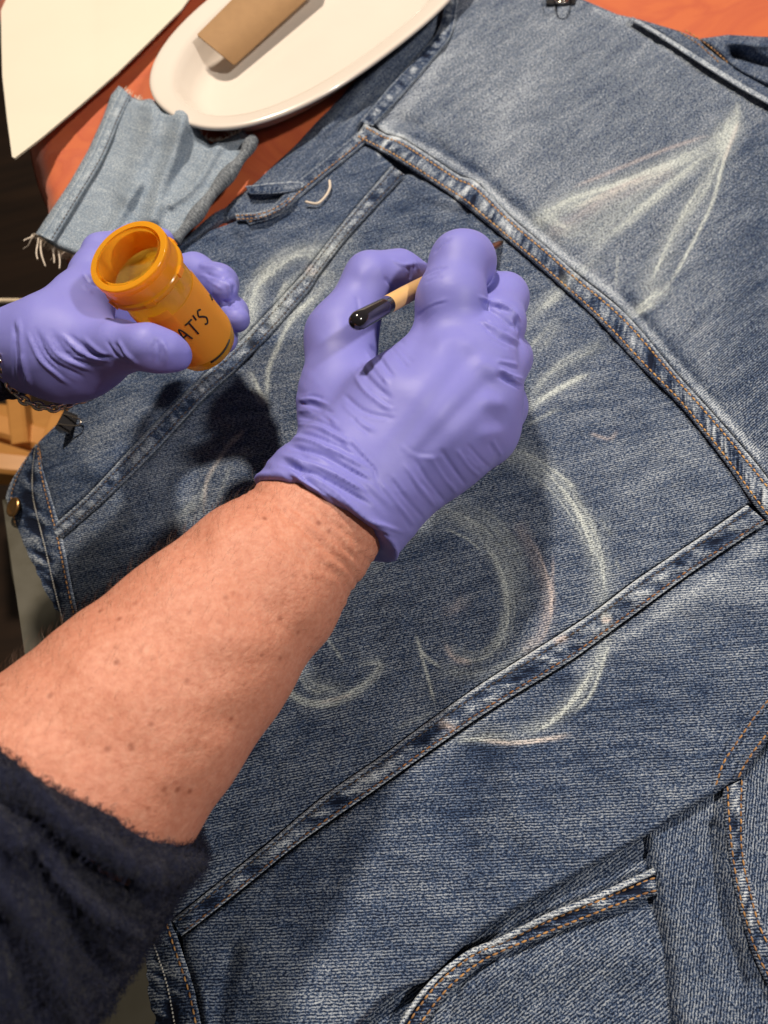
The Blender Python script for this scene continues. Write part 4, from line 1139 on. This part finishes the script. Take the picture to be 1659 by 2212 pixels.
rim = bl([(R1 * .935, .0), (R1 * .94, .0), (R1 * 1.085, .0), (R1 * 1.09, .0), (R1 * 1.105, .0006), (R1 * 1.105, .0012), (R1 * 1.105, .0030), (R1 * 1.085, .0034), (R1 * 1.085, .0040), (R1 * 1.085, .0090), (R1 * 1.085, .0094), (R1 * 1.14, .0098), (R1 * 1.145, .0100), (R1 * 1.145, .0118), (R1 * 1.14, .0120), (R1 * 1.01, .0126), (R1 * 1.0, .0126), (R1 * .93, .0126), (R1 * .925, .0126), (R1 * .925, .006), (R1 * .935, .0055), (R1 * .935, .0)], 'rim', M_rim, bottle)
for k in range(6):       # lugs of the child-proof thread
    a = 2 * math.pi * k / 6 + 0.35
    vs_ = [bot(r, a + da, s) for s in (.0096, .0122) for r in (R1 * 1.11, R1 * 1.185) for da in (-.11, .11)]
    mesh_obj('lug', vs_, [(0, 1, 3, 2), (4, 6, 7, 5), (0, 4, 5, 1), (2, 3, 7, 6), (0, 2, 6, 4), (1, 5, 7, 3)], M_rim, rim, smooth=False)
t = NT('label_film'); t.set(Base_Color=(1.0, 0.66, 0.10), Roughness=0.4)
tr = t.n('ShaderNodeBsdfTranslucent'); tr.inputs[0].default_value = (1.0, 0.60, 0.06, 1)
tp_ = t.n('ShaderNodeBsdfTransparent'); tp_.inputs[0].default_value = (1, 0.62, 0.12, 1)
m1 = t.n('ShaderNodeMixShader'); m1.inputs[0].default_value = 0.5; t.l(t.b.outputs[0], m1.inputs[1]); t.l(tr.outputs[0], m1.inputs[2])
m2 = t.n('ShaderNodeMixShader'); m2.inputs[0].default_value = 0.35; t.l(m1.outputs[0], m2.inputs[1]); t.l(tp_.outputs[0], m2.inputs[2]); t.l(m2.outputs[0], t.out.inputs[0]); M_label = t.m
def wrap(a0, a1, s0, s1, off, mat, name, parent, n=30, m=2):
    vs = [bot(R1 + o_, a0 + (a1 - a0) * i / n, s0 + (s1 - s0) * j / (m - 1)) for o_ in (off, off + .00015) for i in range(n + 1) for j in range(m)]
    k = (n + 1) * m
    fs = []
    for b0 in (0, k):
        fs += [(b0 + i * m + j, b0 + (i + 1) * m + j, b0 + (i + 1) * m + j + 1, b0 + i * m + j + 1) for i in range(n) for j in range(m - 1)]
    return mesh_obj(name, vs, fs, mat, parent)
lab = wrap(-1.5, 1.7, blen * .36, blen * .9, .0003, M_label, 'label', bottle)
wrap(0.15, 0.75, blen * .30, blen * .52, .0006, M_label, 'tape', bottle)
wrap(0.35, 0.85, blen * .70, blen * .84, .0007, M_label, 'tape', bottle)
M_ink = simple('marker_ink', (0.012, 0.01, 0.01), 0.5)
flip = -1.0
def ink(pts, nm='letter', r=.00042):
    q = dense(pts, 6)
    path = np.array([bot(R1 + .0006, flip * a, s) for a, s in q])
    tube(path, r, M_ink, nm, lab, n=6)
LET = {
 'K': [[(0, 0), (0, 1)], [(.6, 0), (.05, .55), (.65, 1)]],
 'A': [[(0, 1), (.35, 0), (.7, 1)], [(.12, .65), (.6, .6)]],
 'T': [[(0, 0.02), (.8, 0)], [(.4, 0), (.4, 1)]],
 "'": [[(.1, -.1), (.05, .25)]],
 'S': [[(.6, .1), (.3, 0), (.05, .25), (.35, .5), (.55, .75), (.3, 1), (0, .9)]],
}
a_ = -0.68
for chh in "KAT'S":
    for stp in LET[chh]:
        ink([(a_ + u * .30, blen * .49 + vv * .0086) for u, vv in stp])
    a_ += {'K': .29, 'A': .30, 'T': .30, "'": .12, 'S': .3}[chh]
ink([(-.25, blen * .915), (0.2, blen * .915), (.62, blen * .905)], 'printed_line', .0005)
ink([(1.15, blen * .62), (1.3, blen * .6)], 'mark', .0005)

# ------------------------------------------------------------------ paintbrush
p_end, p_tip = P(772, 694, .118 + Z), P(1086, 522, .004)
bd_ = (p_tip - p_end); BL = np.linalg.norm(bd_); bd_ /= BL
s1 = np.cross(bd_, (0, 0, 1.0)); s1 /= np.linalg.norm(s1); s2 = np.cross(s1, bd_)
rb = RAD(775, 694, .118 + Z, 21)
brush = empty('paintbrush', p_tip, 'short paintbrush with pale wooden handle and glossy black end in the gloved fingers', 'paintbrush')
def br(prof, name, mat, n=28):
    vs = [p_end + bd_ * s + (s1 * math.cos(2 * math.pi * k / n) + s2 * math.sin(2 * math.pi * k / n)) * r for r, s in prof for k in range(n)]
    fs = [(i * n + k, (i + 1) * n + k, (i + 1) * n + (k + 1) % n, i * n + (k + 1) % n) for i in range(len(prof) - 1) for k in range(n)]
    return mesh_obj(name, vs, fs, mat, brush)
t = NT('black_lacquer'); t.set(Base_Color=(0.012, 0.011, 0.014), Roughness=0.18); t.b.inputs['Coat Weight'].default_value = 0.6; M_black = t.m
t = NT('pale_wood'); v = t.obj(); t.set(Base_Color=t.mix(t.noise(t.mapping(v, (0, 0, .5), (60, 300, 60)), 1, 4), (0.72, 0.46, 0.20), (0.62, 0.36, 0.14)), Roughness=0.38); M_wood = t.m
L1 = 0.030
br([(0.0001, -.0030), (rb * .5, -.0027), (rb * .85, -.0014), (rb * 1.0, .0008), (rb * 1.02, .004), (rb * 1.0, L1 * .8), (rb * 1.0, L1), (rb * .9, L1)], 'end_cap', M_black)
br([(rb * .9, L1 - .0002), (rb * 1.0, L1 + .0001), (rb * 1.05, L1 + .02), (rb * .9, BL * .62), (rb * .52, BL * .78)], 'handle', M_wood)
t = NT('copper_ferrule'); t.set(Base_Color=(0.55, 0.16, 0.06), Metallic=1.0, Roughness=0.3)
br([(rb * .52, BL * .775), (rb * .56, BL * .79), (rb * .52, BL * .92), (rb * .46, BL * .955)], 'ferrule', t.m)
t = NT('bristles'); t.set(Base_Color=(0.035, 0.02, 0.014), Roughness=0.6)
br([(rb * .44, BL * .95), (rb * .42, BL * .97), (rb * .25, BL * .99), (0.0002, BL * 1.02)], 'bristles', t.m)

# ------------------------------------------------------------------ bracelet, clips, tray, chair
t = NT('silver'); t.set(Base_Color=(0.62, 0.55, 0.48), Metallic=1.0, Roughness=0.22); M_silver = t.m
brl = empty('bracelet', P(60, 860, .09), 'silver chain bracelet hanging round the wrist of the hand with the bottle', 'bracelet')
bq = dense([(-4, 770), (2, 792), (12, 818), (28, 843), (50, 864), (80, 876), (115, 882), (150, 872), (182, 862), (200, 856)], 5)
bz_ = np.interp(np.arange(len(bq)), [0, len(bq) * .35, len(bq)], [.122, .100, .086])
bp_ = P(bq[:, 0], bq[:, 1], bz_)
Lc = np.concatenate([[0], np.cumsum(np.linalg.norm(np.diff(bp_, axis=0), axis=1))])
nl = int(Lc[-1] / 0.0032)
def torus(R, r, n=14, m=6):
    v = [((R + r * math.cos(2 * math.pi * j / m)) * math.cos(2 * math.pi * i / n), (R * .7 + r * math.cos(2 * math.pi * j / m)) * math.sin(2 * math.pi * i / n), r * math.sin(2 * math.pi * j / m)) for i in range(n) for j in range(m)]
    f = [(i * m + j, ((i + 1) % n) * m + j, ((i + 1) % n) * m + (j + 1) % m, i * m + (j + 1) % m) for i in range(n) for j in range(m)]
    me = bpy.data.meshes.new('link'); me.from_pydata(v, [], f); me.materials.append(M_silver)
    me.polygons.foreach_set('use_smooth', np.ones(len(f), bool)); return me
lm = torus(.0023, .0008)
for i in range(nl):
    s = (i + .5) / nl * Lc[-1]
    c = np.array([np.interp(s, Lc, bp_[:, k]) for k in range(3)]); e = np.array([np.interp(s + .001, Lc, bp_[:, k]) for k in range(3)])
    o = bpy.data.objects.new('link', lm); COL.objects.link(o); o.parent = brl
    o.location = Vector(c) - Vector(brl.location)
    o.rotation_euler = Vector(e - c).to_track_quat('X', 'Z').to_euler(); o.rotation_euler.rotate_axis('X', (i % 2) * 1.5 + .3)
cl = dense([(128, 864), (142, 858), (160, 866), (150, 878), (132, 874)], 5)
tube(P(cl[:, 0], cl[:, 1], .09), .0011, M_silver, 'clasp', brl)

def binder_clip(x, y, z, ang, sc_, label):
    c = P(x, y, z)
    e = empty('binder_clip', c, label, 'clip', 'binder clips holding the jacket')
    ca_, sa_ = math.cos(ang), math.sin(ang)
    def tr_(v): return np.array([c + sc_ * np.array([ca_ * q[0] - sa_ * q[1], sa_ * q[0] + ca_ * q[1], q[2]]) for q in v])
    # triangular spring body
    w2 = .011
    prof_ = [(-.006, .0005), (.007, .0065), (.0085, .0060), (.0085, -.004), (.007, -.0045), (-.006, -.0005)]
    vs = [(q[0], sgn * w2, q[1]) for sgn in (-1, 1) for q in prof_]
    n = len(prof_)
    mesh_obj('clip_body', tr_(vs), [(i, (i + 1) % n, n + (i + 1) % n, n + i) for i in range(n)] + [tuple(range(n))[::-1], tuple(range(n, 2 * n))], M_black, e, smooth=False)
    h = [(.007, -.006, .0068), (-.004, -.0055, .0075), (-.016, -.0035, .0085), (-.0185, 0, .009), (-.016, .0035, .0085), (-.004, .0055, .0075), (.007, .006, .0068)]
    tube(tr_(dense(h, 6)), .0009 * sc_, M_silver, 'wire_handle', e)
    return e
binder_clip(1212, -2, .006, math.radians(68), 1.0, 'black binder clip gripping the shoulder edge at the top')
binder_clip(150, 915, -.004, math.radians(150), 0.6, 'black binder clip with silver handle below the bracelet')

# pale rimmed tray behind the wrist at the left edge
t = NT('tray_rim'); t.set(Base_Color=(0.72, 0.60, 0.44), Roughness=0.4)
tray = empty('tray', P(20, 660, -.12), 'grey tray with a pale rim behind the gloved wrist at the left edge', 'tray')
rp = dense([(-60, 650), (30, 650), (62, 652), (72, 662), (70, 690), (62, 740)], 8)
tube(P(rp[:, 0], rp[:, 1], -.10), .0022, t.m, 'rim', tray)
bp2 = [(-60, 654), (64, 655), (70, 668), (62, 745), (-60, 745)]
tv = P([q[0] for q in bp2], [q[1] for q in bp2], -.104)
mesh_obj('base', np.vstack([tv, tv - [0, 0, .006]]), [(4, 3, 2, 1, 0), (5, 6, 7, 8, 9)] + [(i, (i + 1) % 5, 5 + (i + 1) % 5, 5 + i) for i in range(5)], simple('tray_grey', (0.16, 0.16, 0.18), .5), tray, smooth=False)

# wooden chair below the table edge
t = NT('chair_wood'); v = t.obj(); t.set(Base_Color=t.mix(t.noise(t.mapping(v, (0, 0, .3), (8, 60, 8)), 1, 4), (0.75, 0.36, 0.10), (0.55, 0.24, 0.06)), Roughness=0.4); M_chair = t.m
chair = empty('wooden_chair', P(60, 950, -.45), 'honey coloured wooden chair below the table edge at the left', 'chair')
def beam(a, b, wd, name):
    a, b = np.array(a), np.array(b); ax = b - a; L = np.linalg.norm(ax); ax /= L
    s = np.cross(ax, (0, 0, 1.0)); s = s / (np.linalg.norm(s) + 1e-9); u = np.cross(s, ax)
    vs = [c + s * x_ * wd + u * y_ * wd for c in (a, b) for x_, y_ in ((-1, -.7), (-.7, -1), (.7, -1), (1, -.7), (1, .7), (.7, 1), (-.7, 1), (-1, .7))]
    return mesh_obj(name, vs, [(i, (i + 1) % 8, 8 + (i + 1) % 8, 8 + i) for i in range(8)] + [tuple(range(8))[::-1], tuple(range(8, 16))], M_chair, chair, smooth=False)
beam(P(38, 850, -.28), P(50, 960, -.30), .010, 'slat')
beam(P(-60, 905, -.30), P(200, 985, -.32), .014, 'rail')
beam(P(130, 905, -.30), P(100, 1000, -.30), .009, 'slat')
beam(P(-60, 1000, -.30), P(90, 1015, -.32), .013, 'rail')
sv = P(np.array([-120, 260, 220, -120]), np.array([860, 900, 1040, 1030]), -.42)
mesh_obj('seat', np.vstack([sv, sv - [0, 0, .02]]), [(0, 1, 2, 3)[::-1], (4, 5, 6, 7), (0, 1, 5, 4), (1, 2, 6, 5), (2, 3, 7, 6), (3, 0, 4, 7)], M_chair, chair, smooth=False)
